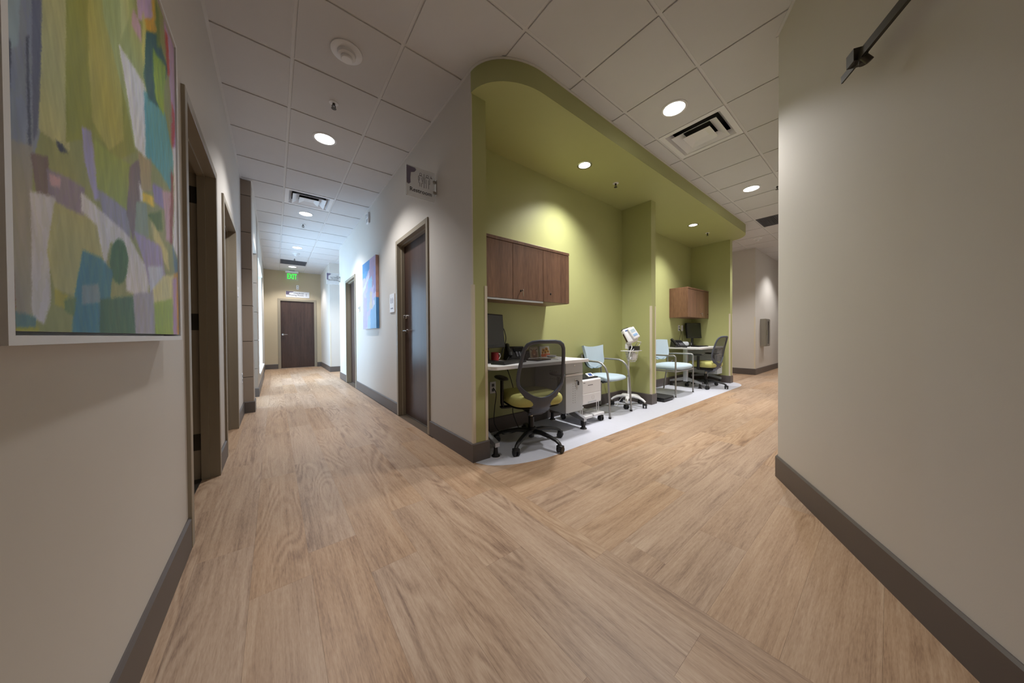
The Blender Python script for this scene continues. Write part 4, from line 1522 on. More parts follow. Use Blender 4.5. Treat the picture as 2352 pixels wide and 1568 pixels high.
# ------------------------------------------------------------------ desks
def desk(loc, W, D, label, top_z, leg_in, ped, corner_r, foot_front=0.04, ped_rows=True):
    """local: x right, y towards the wall (0 = back edge), front at -D"""
    r = root('desk', loc, label, 'desk', 'white-topped work desks')
    t = 0.028
    poly = []
    cr = corner_r
    for (cx, cy, a0) in [(cr, -D + cr, PI), (W - cr, -D + cr, 1.5 * PI)]:
        poly += [(cx + cr * math.cos(a0 + i / 6 * PI / 2), cy + cr * math.sin(a0 + i / 6 * PI / 2)) for i in range(7)]
    poly += [(W, 0), (0, 0)]
    MB().prism(poly, top_z - t, top_z).build('desk_top', 'top', r, smooth=False)
    MB().rbox(leg_in + 0.05, W - leg_in - 0.05, -D * 0.5 - 0.03, -D * 0.5 + 0.03, top_z - t - 0.035, top_z - t, 0.003, 1).build('cross_beam', 'silver', r, smooth=False)
    for lx in (leg_in, W - leg_in):
        lg = MB()
        lg.rbox(lx - 0.028, lx + 0.028, -D * 0.52 - 0.04, -D * 0.52 + 0.04, 0.11, top_z - t, 0.012, 3)
        o = lg.build('leg_column', 'silver', r)
        ft = MB()
        yf, yb = -D + foot_front, -0.04
        ym = -D * 0.52
        ft.add([(lx - 0.022, yf, 0.085), (lx + 0.022, yf, 0.085), (lx + 0.022, ym, 0.13), (lx - 0.022, ym, 0.13),
                (lx - 0.022, yf, 0.118), (lx + 0.022, yf, 0.118), (lx + 0.022, ym, 0.20), (lx - 0.022, ym, 0.20)],
               [(0, 3, 2, 1), (4, 5, 6, 7), (0, 1, 5, 4), (1, 2, 6, 5), (2, 3, 7, 6), (3, 0, 4, 7)])
        ft.add([(lx - 0.022, ym, 0.13), (lx + 0.022, ym, 0.13), (lx + 0.022, yb, 0.085), (lx - 0.022, yb, 0.085),
                (lx - 0.022, ym, 0.20), (lx + 0.022, ym, 0.20), (lx + 0.022, yb, 0.118), (lx - 0.022, yb, 0.118)],
               [(0, 3, 2, 1), (4, 5, 6, 7), (0, 1, 5, 4), (1, 2, 6, 5), (2, 3, 7, 6), (3, 0, 4, 7)])
        f = ft.build('foot_bar', 'silver', r, smooth=False)
        for yy in (yf + 0.025, yb - 0.025):
            lv = MB()
            lv.lathe([(0.017, 0.088), (0.017, 0.06), (0.02, 0.03), (0.022, 0.018), (0.034, 0.012), (0.036, 0.006)], (lx, yy, 0), 20)
            lv.build('leveling_foot', 'black', f)
            MB().lathe([(0.037, 0.006), (0.038, 0.0015)], (lx, yy, 0), 20).build('glide', 'white', f)
    # hanging pedestal
    x0, x1, yf, yb = ped
    z0, z1 = 0.20, top_z - t
    MB().rbox(x0, x1, yf + 0.02, yb, z0, z1, 0.003, 1).build('pedestal_body', 'cabgrey', r, smooth=False)
    zb = z1 - 0.118
    d1 = MB().rbox(x0 + 0.002, x1 - 0.002, yf, yf + 0.021, zb, z1 - 0.008, 0.003, 1).build('drawer_front', 'cabgrey', r, smooth=False)
    MB().lathe([(0.010, 0), (0.010, -0.004), (0.007, -0.005)], (x0 + (x1 - x0) * 0.5, yf, z1 - 0.035), 16, 'y').build('lock', 'chrome', d1)
    MB().rbox(x0 + 0.001, x1 - 0.001, yf - 0.004, yf + 0.02, zb - 0.026, zb - 0.003, 0.003, 1).build('pull_strip', 'white', r, smooth=False)
    d2 = MB().rbox(x0 + 0.002, x1 - 0.002, yf, yf + 0.021, z0, zb - 0.029, 0.003, 1).build('file_door', 'cabgrey', r, smooth=False)
    xk = x0 + (x1 - x0) * 0.55
    MB().lathe([(0.011, 0), (0.011, -0.006), (0.007, -0.007)], (xk, yf, zb - 0.075), 16, 'y').build('lock', 'chrome', d2)
    ky = MB()
    ky.sweep([(xk, yf - 0.008, zb - 0.075), (xk + 0.02, yf - 0.018, zb - 0.077), (xk + 0.035, yf - 0.014, zb - 0.09)], 0.004, n=8)
    ky.rbox(xk + 0.025, xk + 0.045, yf - 0.018, yf - 0.008, zb - 0.125, zb - 0.085, 0.003, 1)
    ky.build('key_fob', 'black', d2)
    hs = MB()
    for a in (-1, 1):
        for kk in range(9):
            hs.lathe([(0.0034, 0.0), (0.0034, -0.0006)], (xk + a * 0.015 - 0.02, yf, zb - 0.11 - kk * 0.024), 8, 'y')
    hs.build('vent_holes', 'hole', d2)['kind'] = 'stuff'
    hs = MB()
    for a in range(4):
        for b in range(3):
            hs.lathe([(0.0042, 0.0), (0.0042, -0.0006)], (x0, yf + 0.13 + a * 0.028, z1 - 0.10 - b * 0.04), 8, 'x')
    hs.build('vent_holes', 'hole', r)['kind'] = 'stuff'
    return r


desk_near = desk((1.240, -0.215, 0), 1.235, 0.575, 'white-topped desk under the three-door cabinet, grey pedestal with coiled key', 0.745, 0.05, (0.925, 1.195, -0.505, -0.05), 0.045, 0.03)
desk((5.80, -0.045, 0), 1.235, 0.62, 'white-topped desk in the far niche, with the wall outlets above it', 0.745, 0.11, (0.875, 1.145, -0.60, -0.06), 0.045, 0.03)


# ------------------------------------------------------------------ task chairs
def caster(mb_parent, x, y, ang, up):
    ca = MB()
    m = Matrix.Translation((x, y, 0)) @ RZ(ang)
    for s in (-1, 1):
        ring = [(0.010, s * 0.008), (0.026, s * 0.008), (0.029, s * 0.012), (0.029, s * 0.022), (0.026, s * 0.026), (0.006, s * 0.027)]
        ca.lathe(ring, (0, 0, 0.0292), 22, 'y', mtx=m)
    ca.rbox(-0.024, 0.022, -0.0285, 0.0285, 0.036, 0.064, 0.008, 2, mtx=m)
    o = ca.build('caster', 'black', mb_parent)
    MB().cyl((x, y, 0.06), (x, y, up), 0.008).build('caster_stem', 'nickel', mb_parent)
    return o


def task_chair(loc, face, base_ang, label, flip=1):
    """local +y is the way the sitter faces"""
    r = root('task_chair', loc, label, 'chair', 'mesh-backed task chairs', face - PI / 2)
    b0 = base_ang - (face - PI / 2)
    for k in range(5):
        a = b0 + k * 2 * PI / 5
        dx, dy = math.cos(a), math.sin(a)
        mb = MB()
        prof = [(0.025, 0.120, 1.25), (0.12, 0.122, 1.1), (0.22, 0.108, 0.9), (0.285, 0.092, 0.8), (0.315, 0.075, 0.75), (0.325, 0.062, 0.7)]
        mb.sweep([(dx * p, dy * p, z) for p, z, _ in prof], 0.024, 0.018, n=10, radii=[q for _, _, q in prof])
        lg = mb.build('base_leg', 'black', r)
        caster(lg, dx * 0.325, dy * 0.325, a + 0.9 + 0.7 * k, 0.075)
    mb = MB()
    mb.lathe([(0.045, 0.095), (0.05, 0.10), (0.05, 0.14), (0.036, 0.155)], n=24)
    mb.lathe([(0.026, 0.06), (0.026, 0.25)], n=20)
    mb.build('hub', 'black', r)
    MB().lathe([(0.015, 0.25), (0.015, 0.37)], n=18).build('gas_lift', 'nickel', r)
    mb = MB()
    mb.rbox(-0.10, 0.10, -0.16, 0.12, 0.32, 0.37, 0.015, 2)
    mb.rbox(-0.30, 0.30, -0.03, 0.03, 0.352, 0.368, 0.006, 2)
    mb.sweep([(0.1, 0.05, 0.375), (0.25, 0.06, 0.37), (0.27, 0.06, 0.37)], 0.007, n=8)
    mb.build('tilt_mechanism', 'black', r)
    mb = MB()
    mb.cushion((0, 0.02, 0.374), 0.46, 0.45, 0.03, 4.0)
    mb.build('seat_pan', 'black', r)
    mb = MB()
    mb.cushion((0, 0.02, 0.432), 0.50, 0.49, 0.108, 4.6, flat=0.95, pw=13, rings=12)
    mb.build('seat', 'lime', r)

    def yb(z):
        return -0.225 - 0.10 * max(0, (z - 0.45) / 0.5) ** 1.3

    half = [(0.0, 0.945), (0.07, 0.945), (0.125, 0.938), (0.162, 0.918), (0.182, 0.885), (0.192, 0.84), (0.202, 0.76), (0.211, 0.68), (0.214, 0.62), (0.207, 0.578), (0.188, 0.54), (0.162, 0.508), (0.135, 0.475)]
    path = [(-x, z) for x, z in reversed(half)] + half[1:]
    mb = MB()
    mb.sweep([(x, yb(z) - 0.012 * (1 - (x / 0.22) ** 2) * 0 + 0.05 * (abs(x) / 0.215) ** 2, z) for x, z in path], 0.017, 0.013, n=12, up=(0, 1, 0))
    mb.build('back_frame', 'slate', r)

    def wid(z):
        pts = sorted([(zz, xx) for xx, zz in half])
        for (z0, a), (z1, b) in zip(pts[:-1], pts[1:]):
            if z0 <= z <= z1:
                return a + (b - a) * (z - z0) / max(1e-6, z1 - z0)
        return pts[-1][1]
    mb = MB()

    def net(u, v):
        z = 0.475 + v * 0.465
        w = wid(z)
        x = (2 * u - 1) * w
        return (x, yb(z) + 0.05 * (abs(x) / 0.215) ** 2, z)
    nu, nv = 14, 22
    P = [net(i / nu, j / nv) for i in range(nu + 1) for j in range(nv + 1)]
    k = nv + 1
    mb.add(P, [(i * k + j, (i + 1) * k + j, (i + 1) * k + j + 1, i * k + j + 1) for i in range(nu) for j in range(nv)])
    mb.build('back_mesh', 'net', r)
    # moulded lower spine that curls under the seat

    def spine(u, v):
        t = abs(2 * u - 1)
        z = 0.290 + (0.468 - 0.290) * v + (0.125 * v ** 2) * t ** 2
        w = np.interp(v, [0, .15, .35, .55, .75, 1.0], [0.068, 0.082, 0.094, 0.116, 0.155, 0.212])
        x = (2 * u - 1) * float(w)
        y = yb(max(z, 0.45)) - 0.004 + 0.05 * (abs(x) / 0.215) ** 2 + 0.16 * (1 - v) ** 3
        return (x, y, z)
    mb = MB()
    mb.shell(spine, 20, 20, 0.020)
    mb.rbox(-0.06, 0.06, -0.14, 0.0, 0.295, 0.35, 0.015, 2)
    mb.build('back_spine', 'slate', r)
    for s in (-1, 1):
        mb = MB()
        mb.sweep([(s * 0.24, 0.0, 0.360), (s * 0.275, 0.0, 0.364), (s * 0.287, -0.005, 0.40), (s * 0.287, -0.005, 0.60)], 0.024, 0.014, n=10)
        ar = mb.build('armrest', 'black', r)
        mb = MB()
        mb.cushion((s * 0.285, 0.02, 0.618), 0.085, 0.25, 0.034, 3.0)
        mb.build('arm_pad', 'black', ar)
    return r


task_chair((1.72, -0.695, 0), math.radians(73), math.radians(205), 'lime-seated mesh task chair pulled up to the near desk')
task_chair((6.21, -0.60, 0), math.radians(84), math.radians(203), 'lime-seated mesh task chair at the far desk beside the wide blue chair')


# ------------------------------------------------------------------ guest chairs
def guest_back(mb, w, z0, z1, yb, flare=0.03, dip=0.022, th=0.03, round_bottom=0.4, curve=0.035, lean=0.05):
    h = z1 - z0

    def fn(u, v):
        s = 2 * u - 1
        if v < round_bottom:
            q = v / round_bottom
            ww = w * (0.45 + 0.55 * math.sqrt(max(0, 1 - (1 - q) ** 2)))
        else:
            ww = w + flare * ((v - round_bottom) / (1 - round_bottom)) ** 2
        z = z0 + h * v + dip * (s * s) * v ** 3 - 0.02 * (1 - s * s) * (1 - v) ** 2
        y = yb - lean * v + curve * s * s
        return (s * ww, y, z)
    mb.shell(fn, 28, 28, th)


r = root('guest_chair', (3.215, -0.445, 0), 'pale blue guest chair with curved grey arms between the printer and the monitor stand', 'chair', 'pale blue guest chairs', PI + 0.06)
for s in (-1, 1):
    fl = MB()
    fl.sweep([(s * 0.262, 0.235, 0.0), (s * 0.259, 0.222, 0.28), (s * 0.256, 0.212, 0.46), (s * 0.254, 0.200, 0.535), (s * 0.252, 0.172, 0.60), (s * 0.250, 0.128, 0.645), (s * 0.248, 0.075, 0.665),
              (s * 0.246, -0.03, 0.668), (s * 0.24, -0.12, 0.668), (s * 0.225, -0.20, 0.662)], 0.014, 0.012, n=12)
    leg = fl.build('arm_leg', 'tube', r)
    MB().lathe([(0.016, 0.0), (0.017, 0.004), (0.016, 0.022)], (s * 0.262, 0.234, 0), 14).build('foot_cap', 'black', leg)
    rl_ = MB()
    rl_.sweep([(s * 0.215, -0.19, 0.74), (s * 0.222, -0.19, 0.62), (s * 0.228, -0.18, 0.45), (s * 0.235, -0.205, 0.0)], 0.012, n=10)
    leg = rl_.build('rear_leg', 'tube', r)
    MB().lathe([(0.015, 0.0), (0.015, 0.02)], (s * 0.235, -0.205, 0), 14).build('foot_cap', 'black', leg)
mb = MB()
mb.sweep([(-0.245, 0.13, 0.418), (0.245, 0.13, 0.418)], 0.011, n=10)
mb.sweep([(-0.228, -0.15, 0.418), (0.228, -0.15, 0.418)], 0.011, n=10)
mb.rbox(-0.21, 0.21, -0.15, 0.13, 0.41, 0.425, 0.004, 1)
mb.build('seat_frame', 'black', r)
mb = MB()
mb.cushion((0, 0.01, 0.448), 0.475, 0.47, 0.074, 3.0, taper=0.03, pw=7)
mb.build('seat', 'sky', r)
mb = MB()
guest_back(mb, 0.205, 0.575, 0.835, -0.150)
mb.build('backrest', 'sky', r)
mb = MB()
guest_back(mb, 0.206, 0.566, 0.74, -0.164, flare=0.0, dip=0, th=0.008)
mb.build('back_shell', 'black', r)

r = root('guest_chair', (5.145, -0.42, 0), 'extra-wide pale blue guest chair with square grey arms beside the floor scale', 'chair', 'pale blue guest chairs', PI)
hwid = 0.335
for s in (-1, 1):
    mb = MB()
    x = s * hwid
    c = 0.03
    mb.sweep([(x, 0.235, 0.0), (x, 0.235, 0.655 - c), (x, 0.235 - c * 0.35, 0.655 - c * 0.3), (x, 0.235 - c, 0.655), (x, -0.05, 0.655), (x, -0.195, 0.645)], 0.0125, n=12)
    leg = mb.build('arm_leg', 'tube', r)
    MB().lathe([(0.014, 0.0), (0.014, 0.015)], (x, 0.235, 0), 14).build('foot_cap', 'black', leg)
    mb = MB()
    mb.sweep([(x, -0.195, 0.70), (x, -0.19, 0.46), (x, -0.225, 0.25), (x, -0.26, 0.0)], 0.0125, n=10)
    mb.build('rear_leg', 'tube', r)
mb = MB()
mb.sweep([(-hwid, 0.235, 0.405), (hwid, 0.235, 0.405)], 0.0125, n=10)
mb.sweep([(-hwid, -0.19, 0.405), (hwid, -0.19, 0.405)], 0.0125, n=10)
for s in (-1, 1):
    mb.sweep([(s * hwid, 0.235, 0.405), (s * hwid, -0.19, 0.405)], 0.0125, n=10)
mb.build('seat_frame', 'tube', r)
mb = MB()
mb.cushion((0, 0.035, 0.455), 0.70, 0.50, 0.105, 3.6, pw=7)
mb.build('seat', 'sky', r)
mb = MB()
guest_back(mb, 0.285, 0.585, 0.905, -0.165, flare=0.0, dip=-0.01, th=0.04, curve=0.02, lean=0.045)
mb.build('backrest', 'sky', r)
mb = MB()
for s in (-1, 1):
    mb.rbox(s * 0.31 - 0.035, s * 0.31 + 0.035, -0.21, -0.185, 0.60, 0.66, 0.004, 1)
mb.build('back_bracket', 'tube', r)

# ------------------------------------------------------------------ vital-signs monitor on a rolling stand
r = root('monitor_stand', (3.75, -0.475, 0), 'white vital-signs monitor on rolling pole stand with wire basket', 'medical stand')
for k in range(5):
    a = math.radians(203 + 72 * k)
    dx, dy = math.cos(a), math.sin(a)
    mb = MB()
    prof = [(0.02, 0.135, 1.2), (0.08, 0.140, 1.1), (0.15, 0.130, 1.0), (0.20, 0.108, 0.85), (0.232, 0.082, 0.7)]
    mb.sweep([(dx * p, dy * p, z) for p, z, _ in prof], 0.024, 0.017, n=10, radii=[q for _, _, q in prof])
    lg = mb.build('base_leg', 'whitep', r)
    caster(lg, dx * 0.225, dy * 0.225, a + 1.0 + k, 0.09)
mb = MB()
mb.lathe([(0.04, 0.105), (0.042, 0.15), (0.03, 0.165)], n=20)
mb.lathe([(0.016, 0.16), (0.016, 0.42)], n=18)
mb.lathe([(0.012, 0.42), (0.012, 0.90)], n=18)
mb.build('pole', 'white', r)
MB().lathe([(0.019, 0.405), (0.019, 0.43)], n=18).build('pole_collar', 'tube', r)
mb = MB()
nb = 16
for zz, rr in [(0.76, 0.105), (0.72, 0.095), (0.68, 0.088), (0.645, 0.075), (0.62, 0.055)]:
    mb.sweep([(0.02 + rr * math.cos(2 * PI * i / 24), -0.04 + 0.75 * rr * math.sin(2 * PI * i / 24), zz) for i in range(24)], 0.0022, n=6, closed=True)
for i in range(nb):
    a = 2 * PI * i / nb
    mb.sweep([(0.02 + rr * math.cos(a), -0.04 + 0.75 * rr * math.sin(a), zz) for zz, rr in [(0.76, 0.105), (0.72, 0.095), (0.68, 0.088), (0.645, 0.075), (0.62, 0.05)]], 0.002, n=6)
mb.build('wire_basket', 'white', r)
MB().rbox(-0.12, 0.155, -0.115, 0.05, 0.765, 0.775, 0.004, 2).build('shelf_plate', 'white', r)
MB().cushion((0.02, -0.04, 0.69), 0.14, 0.10, 0.12, 2.5).build('folded_cuff', 'whitep', r)
MB().rbox(-0.02, 0.13, -0.10, -0.02, 0.776, 0.835, 0.008, 2).build('accessory_box', 'black', r)
mb = MB()
mb.rbox(-0.035, 0.035, -0.03, 0.03, 0.83, 0.88, 0.008, 2)
mb.rbox(-0.055, -0.03, -0.02, 0.02, 0.80, 0.86, 0.004, 2)
mb.lathe([(0.02, 0.88), (0.02, 0.905)], n=16)
mb.build('clamp', 'whitep', r)
tilt = Matrix.Translation((-0.03, -0.03, 0.985)) @ Matrix.Rotation(math.radians(-40), 4, 'Z') @ Matrix.Rotation(math.radians(-20), 4, 'X') @ Matrix.Rotation(math.radians(-20), 4, 'Y')
mb = MB()
mb.rbox(-0.075, 0.075, -0.05, 0.045, -0.11, 0.10, 0.026, 4, mtx=tilt)
body = mb.build('monitor_body', 'whitep', r)
MB().rbox(-0.0765, -0.06, -0.03, 0.02, -0.085, 0.045, 0.006, 2, mtx=tilt).build('battery_panel', 'redplug', body)
MB().rbox(-0.05, 0.045, -0.0525, -0.04, 0.055, 0.075, 0.005, 2, mtx=tilt).build('display_band', 'blue', body)
MB().rbox(-0.06, 0.03, -0.02, 0.05, 0.092, 0.112, 0.006, 2, mtx=tilt).build('rear_handle', 'black', body)
tl2 = tilt @ Matrix.Translation((0.035, -0.07, -0.005)) @ Matrix.Rotation(math.radians(-6), 4, 'Y')
md = MB().rbox(-0.048, 0.048, -0.022, 0.022, -0.085, 0.085, 0.014, 3, mtx=tl2).build('side_module', 'whitep', r)
MB().rbox(-0.032, 0.032, -0.0235, -0.018, -0.05, -0.012, 0.004, 2, mtx=tl2).build('module_label', 'paleblue', md)
MB().rbox(-0.032, 0.032, -0.0232, -0.018, 0.005, 0.055, 0.003, 1, mtx=tl2).build('module_screen', 'sky', md)
mb = MB()
mb.sweep([(0.06, -0.10, 0.905), (0.09, -0.12, 0.895), (0.14, -0.11, 0.89), (0.165, -0.08, 0.86), (0.13, -0.06, 0.82), (0.10, -0.05, 0.80), (0.07, -0.07, 0.85), (0.06, -0.10, 0.90)], 0.0045, n=8)
mb.sweep([(-0.02, -0.05, 0.86), (-0.08, -0.10, 0.83), (-0.13, -0.10, 0.76), (-0.135, -0.09, 0.70), (-0.10, -0.08, 0.66), (-0.07, -0.08, 0.70), (-0.05, -0.09, 0.78), (-0.01, -0.09, 0.80)], 0.005, n=8)
mb.build('coiled_cable', 'whitep', r)
mb = MB()
mb.sweep([(0.01, 0.02, 0.16), (-0.05, 0.08, 0.10), (-0.12, 0.10, 0.03), (-0.2, 0.06, 0.006), (-0.16, -0.04, 0.006), (-0.08, 0.02, 0.006), (-0.14, 0.16, 0.006)], 0.004, n=8)
mb.build('power_cord', 'whitep', r)

# ------------------------------------------------------------------ printer on cart
r = root('printer', (2.66, -0.475, 0.228), 'white box printer with dark top and tilted control screen on cart', 'printer')
x0, x1, yf, yb_ = -0.165, 0.175, -0.19, 0.16
MB().rbox(x0, x1, yf, yb_, 0.0, 0.27, 0.008, 2).build('printer_body', 'whitep', r, smooth=False)
MB().rbox(x0 + 0.01, x1 - 0.01, yf + 0.03, yb_ - 0.005, 0.268, 0.288, 0.006, 2).build('top_cover', 'black', r, smooth=False)
MB().rbox(x0 + 0.004, x1 - 0.004, yf - 0.004, yf + 0.01, 0.012, 0.115, 0.004, 1).build('paper_tray', 'whitep', r, smooth=False)
MB().rbox(x0 + 0.004, x1 - 0.004, yf - 0.003, yf + 0.01, 0.118, 0.262, 0.004, 1).build('front_door', 'whitep', r, smooth=False)
MB().rbox(-0.07, 0.08, yf - 0.006, yf + 0.002, 0.012, 0.030, 0.002, 1).build('tray_handle', 'cabgrey', r, smooth=False)
mb = MB()
mb.box(-0.07, 0.02, yf - 0.0036, yf - 0.002, 0.205, 0.212)
mb.box(x0 + 0.015, x0 + 0.05, yf - 0.0036, yf - 0.002, 0.235, 0.241)
mb.build('printed_text', 'dark', r, smooth=False)
mb = MB()
mb.sweep([(0.02 + 0.022 * math.cos(2 * PI * i / 20), yf - 0.0045, 0.067 + 0.022 * math.sin(2 * PI * i / 20)) for i in range(20)], 0.0012, n=6, closed=True)
mb.build('logo_ring', 'cabgrey', r)
tm = Matrix.Translation((0.06, yf + 0.07, 0.305)) @ Matrix.Rotation(math.radians(-55), 4, 'X')
cp_ = MB().rbox(-0.055, 0.055, -0.006, 0.006, -0.03, 0.03, 0.004, 2, mtx=tm).build('control_panel', 'whitep', r)
MB().box(-0.03, 0.03, -0.0068, -0.0058, -0.02, 0.02, mtx=tm).build('control_screen', 'blue', cp_, smooth=False)

r = root('printer_cart', (2.66, -0.475, 0), 'low white wire cart on casters carrying the printer', 'cart')
mb = MB()
mb.rbox(-0.165, 0.21, 0.085, 0.17, 0.075, 0.105, 0.004, 1)
mb.rbox(-0.165, -0.01, -0.215, -0.02, 0.075, 0.105, 0.004, 1)
mb.rbox(0.01, 0.205, -0.215, -0.02, 0.075, 0.105, 0.004, 1)
mb.rbox(-0.16, 0.20, -0.03, 0.09, 0.078, 0.09, 0.003, 1)
mb.build('base_tray', 'white', r, smooth=False)
for sx in (-0.15, 0.15):
    for sy in (-0.16, 0.12):
        mb = MB()
        mb.sweep([(sx - 0.018, sy, 0.10), (sx - 0.018, sy, 0.222)], 0.005, n=8)
        mb.sweep([(sx + 0.018, sy, 0.10), (sx + 0.018, sy, 0.222)], 0.005, n=8)
        mb.build('wire_upright', 'white', r)
mb = MB()
for sy in (-0.16, 0.12):
    mb.sweep([(-0.17, sy, 0.2225), (0.17, sy, 0.2225)], 0.005, n=8)
for sx in (-0.168, 0.0, 0.168):
    mb.sweep([(sx, -0.165, 0.2225), (sx, 0.125, 0.2225)], 0.005, n=8)
mb.build('wire_shelf', 'white', r)
for i, (cx, cy) in enumerate([(-0.12, -0.17), (0.175, -0.185), (-0.12, 0.13), (0.18, 0.13)]):
    caster(r, cx, cy, 0.5 + i, 0.078)

# ------------------------------------------------------------------ floor scale
r = root('floor_scale', (4.475, -0.555, 0.0013), 'flat black floor scale with rubber platform beside the green divider', 'scale')
MB().rbox(-0.165, 0.165, -0.155, 0.155, 0.012, 0.042, 0.006, 2).build('scale_base', 'black', r)
MB().rbox(-0.160, 0.160, -0.150, 0.150, 0.042, 0.060, 0.006, 2).build('platform', 'rubber', r)
mb = MB()
for k in range(9):
    mb.box(-0.15, 0.15, -0.135 + k * 0.032, -0.123 + k * 0.032, 0.060, 0.0615)
mb.build('platform_ribs', 'rubber', r, smooth=False)
for sx in (-0.13, 0.13):
    for sy in (-0.12, 0.12):
        MB().lathe([(0.018, 0.0), (0.018, 0.013)], (sx, sy, 0), 14).build('foot', 'black', r)

# ------------------------------------------------------------------ things on the near desk
DZ = 0.745


def monitor(loc, face, label, w, h, lift, tilt_=0.08):
    r = root('computer_monitor', loc, label, 'monitor', 'flat computer monitors', face + PI / 2)
    # local: screen faces -y
    MB().rbox(-0.11, 0.11, -0.06, 0.10, 0, 0.012, 0.006, 2).build('stand_base', 'black', r)
    mb = MB()
    mb.sweep([(0, 0.05, 0.01), (0, 0.055, 0.10), (0, 0.045, lift + h * 0.5)], 0.035, 0.012, n=12)
    mb.build('stand_neck', 'black', r)
    m = Matrix.Translation((0, 0.0, lift)) @ Matrix.Rotation(-tilt_, 4, 'X')
    b = MB().rbox(-w / 2, w / 2, -0.005, 0.032, 0, h, 0.006, 2, mtx=m).build('screen_housing', 'black', r)
    MB().box(-w / 2 + 0.012, w / 2 - 0.012, -0.0062, -0.004, 0.028, h - 0.012, mtx=m).build('screen_panel', 'screen', b, smooth=False)
    MB().rbox(-w / 2 + 0.002, w / 2 - 0.002, -0.008, -0.003, 0.002, 0.024, 0.002, 1, mtx=m).build('chin', 'black', b)
    return r


mon_near = monitor((1.455, -0.43, DZ), math.radians(-75), 'black monitor on the near desk, partly behind the green wall end', 0.42, 0.325, 0.135)
mon_far = monitor((6.80, -0.19, DZ), math.radians(-107), 'black monitor on the far desk under the walnut cabinet', 0.42, 0.32, 0.165)


def keyboard(loc, rz, label, w=0.42, d=0.15):
    r = root('keyboard', loc, label, 'keyboard', 'black keyboards', rz)
    MB().rbox(-w / 2, w / 2, -d / 2, d / 2, 0, 0.016, 0.005, 2).build('key_base', 'black', r)
    mb = MB()
    for i in range(15):
        for j in range(5):
            x = -w / 2 + 0.012 + i * (w - 0.024) / 15
            y = -d / 2 + 0.012 + j * (d - 0.024) / 5
            mb.box(x + 0.001, x + (w - 0.024) / 15 - 0.002, y + 0.001, y + (d - 0.024) / 5 - 0.002, 0.015, 0.021)
    o = mb.build('keys', 'black', r, smooth=False)
    o['kind'] = 'stuff'


keyboard((1.54, -0.60, DZ), math.radians(18), 'black keyboard on the near desk in front of its monitor', 0.36)
keyboard((6.42, -0.42, DZ), math.radians(-4), 'black keyboard on the far desk')


def phone(loc, rz, label, s=1.0):
    r = root('desk_phone', loc, label, 'phone', 'black desk phones', rz)
    mb = MB()
    vs = [(-.11, -.10, 0), (.11, -.10, 0), (.11, .08, 0), (-.11, .08, 0), (-.105, -.095, .03), (.105, -.095, .03), (.10, .06, .135), (-.10, .06, .135)]
    mb.add([tuple(c * s for c in v) for v in vs], [(0, 3, 2, 1), (4, 5, 6, 7), (0, 1, 5, 4), (1, 2, 6, 5), (2, 3, 7, 6), (3, 0, 4, 7)])
    b = mb.build('phone_base', 'black', r, smooth=False)
    mt = Matrix.Scale(s, 4) @ Matrix.Translation((0.035, -0.02, 0.087)) @ Matrix.Rotation(math.radians(34), 4, 'X')
    MB().box(-0.055, 0.06, -0.005, 0.065, -0.002, 0.004, mtx=mt).build('phone_screen', 'screen', b, smooth=False)
    mb = MB()
    for i in range(4):
        for j in range(3):
            mb.box(-0.04 + j * 0.03, -0.02 + j * 0.03, -0.085 + i * 0.02, -0.07 + i * 0.02, -0.002, 0.004, mtx=mt)
    mb.build('phone_keys', 'dark', b, smooth=False)
    hd = MB()
    hd.sweep([tuple(c * s for c in p) for p in [(-.075, -.095, .05), (-.075, -.085, .075), (-.075, -.03, .105), (-.075, .03, .14), (-.075, .065, .150), (-.075, .08, .135)]], 0.022 * s, 0.016 * s, n=12,
             radii=[1.2, 1.25, .8, .8, 1.25, 1.2])
    hd.build('handset', 'black', r)
    cd_ = MB()
    cd_.sweep([tuple(c * s for c in p) for p in [(-.09, -.10, .04), (-.115, -.125, .01), (-.125, -.06, .006), (-.12, .02, .006), (-.105, .05, .02)]], 0.005 * s, n=8)
    cd_.build('coiled_cord', 'black', r)
    return r


phone((1.83, -0.33, DZ), math.radians(-25), 'black desk phone beside the near monitor', 1.0)
phone_far = phone((5.97, -0.20, DZ), math.radians(-35), 'black desk phone on the far desk by its open edge', 1.0)

r = root('barcode_cradle', (6.19, -0.24, DZ), 'grey-white domed scanner cradle beside the far phone', 'scanner', rz=math.radians(-30))
MB().cushion((0, 0, 0.055), 0.15, 0.11, 0.10, 2.4).build('cradle_dome', 'cabgrey', r)
MB().rbox(-0.07, 0.07, -0.06, 0.05, 0, 0.018, 0.006, 2).build('cradle_base', 'black', r)
MB().sweep([(0.06, -0.02, 0.05), (0.09, -0.03, 0.09), (0.115, -0.03, 0.075), (0.10, -0.05, 0.03)], 0.014, n=10).build('scan_head', 'black', r)

# framed photo cards at the back of the near desk
def cow(u, v):
    col = np.tile(np.array([[150, 132, 104]], float), (len(u), 1))
    col[v > 0.5] = (168, 156, 128)
    body = ((u - .5) / .34) ** 2 + ((v - .33) / .40) ** 2 < 1
    col[body] = (116, 78, 52)
    head = ((u - .5) / .19) ** 2 + ((v - .5) / .27) ** 2 < 1
    col[head] = (146, 98, 64)
    horn = (np.abs(np.abs(u - .5) - .28) < .14) & (np.abs(v - .72 - 0.5 * (np.abs(u - .5) - .28)) < .05)
    col[horn] = (86, 62, 48)
    nose_ = ((u - .5) / .10) ** 2 + ((v - .30) / .07) ** 2 < 1
    col[nose_] = (186, 150, 130)
    return col * (1 + 0.16 * wob(u, v, 50, 2.0))[:, None]


